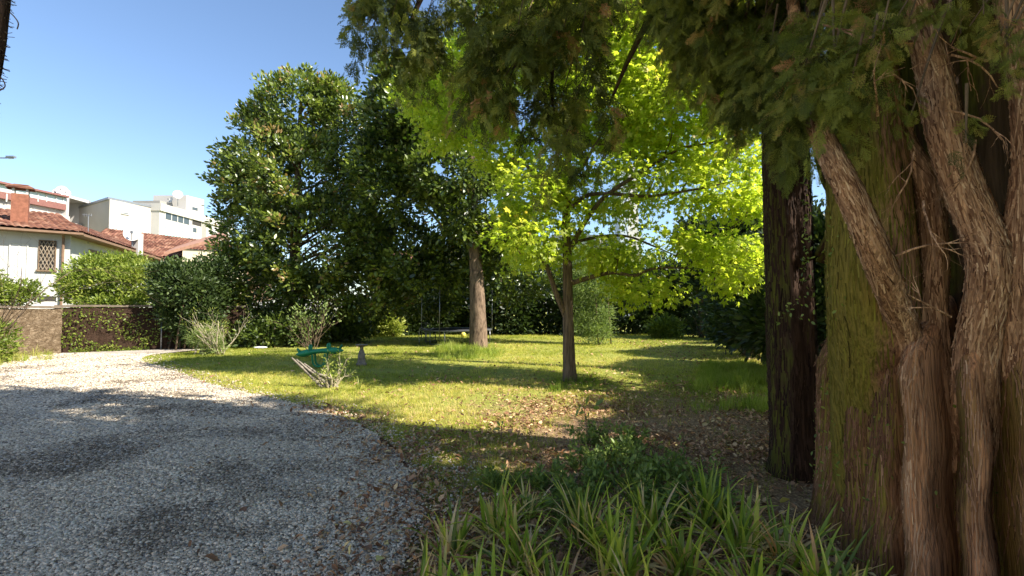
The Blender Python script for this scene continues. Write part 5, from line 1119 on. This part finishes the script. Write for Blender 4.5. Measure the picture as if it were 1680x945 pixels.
# trampoline
TY = 22.3; tc0 = at(750, 545, TY); zt = at(700, 541, TY).z; RT = 1.55
tp = empty('trampoline', (tc0.x, TY, 0), 'round garden trampoline with grey frame and net poles behind the thick magnolia trunk', 'trampoline')
ring = [Vector((tc0.x + RT * math.cos(a), TY + RT * math.sin(a), zt)) for a in np.linspace(0, 2 * math.pi, 41)]
m_gal = plainmat('galvanised', (.22, .225, .23), .35, .5, .1, metal=.7)
mb = MB(); mb.tube(ring, .028, 8); mb.build('frame', m_gal, tp, True)
MB().lathe((tc0.x, TY, zt), [(RT - .35, .012), (.01, .002)], 40).build('mat', plainmat('black_mat', (.03, .03, .035), .8), tp, True)
pad = MB(); n_ = 40
for i in range(n_):
    a0, a1 = 2 * math.pi * i / n_, 2 * math.pi * (i + 1) / n_
    q = [(tc0.x + r_ * math.cos(a), TY + r_ * math.sin(a), zt + z_) for r_, z_ in ((RT - .33, .02), (RT + .04, .045)) for a in (a0, a1)]; pad.add(q, [(0, 1, 3, 2)]); q2 = [(x, y, z - .035) for x, y, z in q]; pad.add(q2, [(0, 2, 3, 1)]); pad.add([q[2], q[3], q2[3], q2[2]], [(0, 1, 2, 3)])
pad.build('pad', plainmat('grey_pad', (.09, .095, .10), .6, .3, .2), tp)
for i in range(4):
    a = math.pi / 4 + i * math.pi / 2 + .3; lg = MB()
    p = [Vector((tc0.x + RT * math.cos(a + s_), TY + RT * math.sin(a + s_), z)) for s_, z in ((-.25, zt), (-.25, .03), (.25, .03), (.25, zt))]; lg.tube(p[:2], .022, 8); lg.tube(p[1:3], .022, 8); lg.tube(p[2:], .022, 8); lg.build('leg', m_gal, tp, True)
for i in range(6):
    a = i * math.pi / 3 + .15; p = Vector((tc0.x + (RT + .05) * math.cos(a), TY + (RT + .05) * math.sin(a), .25)); MB().tube([p, p + Vector((0, 0, zt + 1.7))], .02, 8).build('pole', m_metal if i % 2 else m_gal, tp, True)
# ladder-like rail at its left side
lr = MB(); a = at(688, 545, TY - .9); 
lr.tube(smoothpts([Vector((a.x, a.y, 0)), Vector((a.x, a.y, .62)), Vector((a.x + .12, a.y, .72)), Vector((a.x + .45, a.y, .62)), Vector((a.x + .62, a.y, .74))], None, 4), .018, 8); lr.tube([Vector((a.x + .3, a.y, 0)), Vector((a.x + .3, a.y, .66))], .018, 8); lr.build('ladder', m_gal, tp, True)
g = gnd(760, 553); bl = MB()
me = bpy.data.meshes.new('ball'); bmm = bmesh.new(); bmesh.ops.create_uvsphere(bmm, u_segments=24, v_segments=16, radius=.14); bmm.to_mesh(me); bmm.free(); me.polygons.foreach_set('use_smooth', [True] * len(me.polygons))
o = link('ball', me, plastic('yellow_rubber', (.75, .62, .12), .5)); o.location = (g.x, g.y, .13); tag(o, 'yellow ball on the far lawn beside the thick trunk', 'ball')
# T shaped post before the dark wall
g = gnd(264, 574); tpst = empty('clothes_post', tuple(g), 'thin grey T shaped post in the shade before the dark garden wall', 'post')
zt2 = at(264, 523, g.y).z; MB().tube([g, Vector((g.x, g.y, zt2))], .025, 8).build('upright', m_metal, tpst, True); MB().tube([Vector((g.x - .35, g.y, zt2)), Vector((g.x + .42, g.y, zt2 + .01))], .022, 8).build('crossbar', m_metal, tpst, True)
# satellite dishes
def dish(c, r, label, aim=(0.55, -.8, .25), pole=1.0, base_c=None):
    c = Vector(c); t = empty('satellite_dish', tuple(c), label, 'satellite dish'); d = Vector(aim).normalized(); x = d.cross(Vector((0, 0, 1))).normalized(); y = x.cross(d); mb = MB(); seg = 28; rings = 6
    for i in range(rings + 1):
        q = r * i / rings
        for j in range(seg): a = 2 * math.pi * j / seg; mb.v.append(tuple(c + x * q * math.cos(a) + y * q * 1.05 * math.sin(a) + d * (.22 * q * q / r)))
    for i in range(rings):
        for j in range(seg): a = i * seg + j; b = i * seg + (j + 1) % seg; mb.f.append((a, b, b + seg, a + seg))
    k_ = len(mb.v); mb.v += [tuple(Vector(v) - d * .03) for v in mb.v[:k_]]; mb.f += [tuple(i + k_ for i in f)[::-1] for f in mb.f[:rings * seg]]
    mb.build('reflector', m_dish, t, True); a = MB(); e = c + d * r * 1.05 - y * r * .15; a.tube([c - y * r, e], .03, 6); a.box(tuple(e), (.12, .12, .16)); a.build('feed_arm', m_metal, t)
    MB().tube([c - d * .1, c - d * .12 - Vector((0, 0, pole))], .045, 8).build('mast', m_metal, t, True); return t
p = at(217, 384, 31); dish(p, .46, 'big cream satellite dish standing on the red tiled roof', pole=1.3)
MB_ = MB(); q = at(225.5, 402, 31.5); MB_.box((q.x, q.y, q.z), (.42, .42, 1.5)); tag(MB_.build('chimney_block', m_aptw), 'small rendered chimney beside the big satellite dish on the red roof', 'chimney')
dish(at(292, 319.5, 71), .62, 'white satellite dish on the roof of the stepped apartment block, the larger one', pole=1.6)
dish(at(280.5, 328, 71.5), .42, 'white satellite dish on the stepped apartment block, the lower smaller one', (-.3, -.9, .2), 1.6)
for i, (px, py, r_) in enumerate(((94, 316, .5), (102, 313, .6), (108, 317, .5))):
    p = at(px, py, 62); dish(p, r_, ['leftmost of three dishes on the grey apartment roof', 'topmost of three dishes on the grey apartment roof', 'rightmost of three dishes on the grey apartment roof'][i], (.3 + .2 * i, -.9, .3), 1.2)
# roof aerial
ae = empty('roof_aerial', tuple(at(147, 384, 26)), 'thin television aerial on the red roof end left of the cream block', 'aerial'); mb = MB()
a0 = at(145, 384, 26); a1 = at(145, 353, 26); mb.tube([a0 - Vector((0, 0, .5)), a1], .02, 6); mb.tube([at(135, 352, 26), at(150, 354, 26)], .02, 6)
for k_ in range(4): mb.tube([at(138 + k_ * 4, 350.5, 26), at(138 + k_ * 4, 355, 26)], .012, 5)
mb.build('mast', m_metal, ae)
# street lamp seen over the villa
sl = empty('street_lamp', (at(-60, 500, 34).x, 34, 0), 'small street lamp head on a thin arm in the sky over the villa', 'street lamp'); mb = MB()
b0 = at(-60, 262, 34); mb.tube(smoothpts([Vector((b0.x, 34, 0)), Vector((b0.x, 34, b0.z - 1)), at(-45, 262, 34), at(14, 259, 34)], None, 6), .045, 8); mb.build('pole', m_metal, sl, True)
hd = MB(); c = at(18, 257.5, 34); hd.box(tuple(c), (.55, .22, .12)); hd.box(tuple(c - Vector((.05, 0, .08))), (.35, .18, .06)); hd.build('lamp_head', m_metal, sl)
# ivy-wrapped leaning stem at the top left
vy = 3.0; vt = empty('old_vine', (at(-100, 900, vy).x, vy, 0), 'shaggy old vine stem leaning into view at the top left corner', 'vine')
pts = [at(-170, 900, vy), at(-130, 600, vy), at(-70, 330, vy), at(-24, 190, vy), at(-4, 95, vy), at(5, 20, vy), at(12, -60, vy), at(40, -220, vy)]; pts[0].z = -.05
limb('stem', b_dark, vt, pts, [.06, .05, .042, .030, .029, .031, .032, .028], 28, 44, .22, 10)
mb = MB(); rr = random.Random(6)
P, _ = smoothpts(pts, [1] * len(pts), 24)
for i in range(70, len(P) - 20):
    p = P[i]; 
    for q in range(4): d = Vector((rr.uniform(-1, 1), rr.uniform(-1, 1), rr.uniform(-.8, .3))).normalized(); mb.tube([p + d * .02, p + d * rr.uniform(.04, .065)], .0022, 4)
for (a, b, c, d) in (((16, 20), (24, 28), (30, 38), (28, 48)), ((-8, 118), (4, 130), (8, 142), (-3, 150))):
    mb.tube(smoothpts([at(*a, vy), at(*b, vy), at(*c, vy), at(*d, vy)], None, 5), .0035, 5)
mb.build('tendril', b_twig, vt)

# unseen house added behind the camera on the left, bouncing warm sunlight into the shade
own = empty('villa', (-9.5, -2, 0), 'unseen cream villa added beside the near end of the drive to bounce warm light', 'house')
hp = [(-9.2, -1.2), (-7.0, -13.0), (-15.5, -14.6), (-17.5, -2.8)]
m_bounce = plainmat('bounce_render', (.80, .70, .55), .85, .2, .04, 1.5)
MB().prism(hp, -.05, 7.2).build('wall', m_bounce, own); WO = Wall(hp[0], hp[1])
rp = [(-8.4, -.4, 7.2), (-6.1, -13.6, 7.2), (-16.2, -15.4, 7.2), (-18.4, -2.2, 7.2)]; c_ = [sum(p[i] for p in rp) / 4 for i in range(3)]
q = [tuple(p) for p in rp]; ra = tuple(((Vector(q[0]) + Vector(q[3])) / 2).lerp(Vector(c_), .6) + Vector((0, 0, 1.9))); rb = tuple(((Vector(q[1]) + Vector(q[2])) / 2).lerp(Vector(c_), .6) + Vector((0, 0, 1.9)))
MB().add(q + [ra, rb], [(0, 1, 5, 4), (1, 2, 5), (2, 3, 4, 5), (3, 0, 4), (3, 2, 1, 0)]).build('roof', m_tile, own)
for u in (2.0, 5.5, 9.0):
    for z in (1.0, 4.2):
        g_ = WO.box(MB(), u, u + 1.0, z, z + 1.5, .02).build('window', m_glass, own); f = MB()
        for a_, b_ in ((u - .45, u - .02), (u + 1.02, u + 1.45)): WO.box(f, a_, b_, z, z + 1.5, .06)
        f.build('shutter', plainmat('green_shutter', (.05, .10, .06), .6), g_)
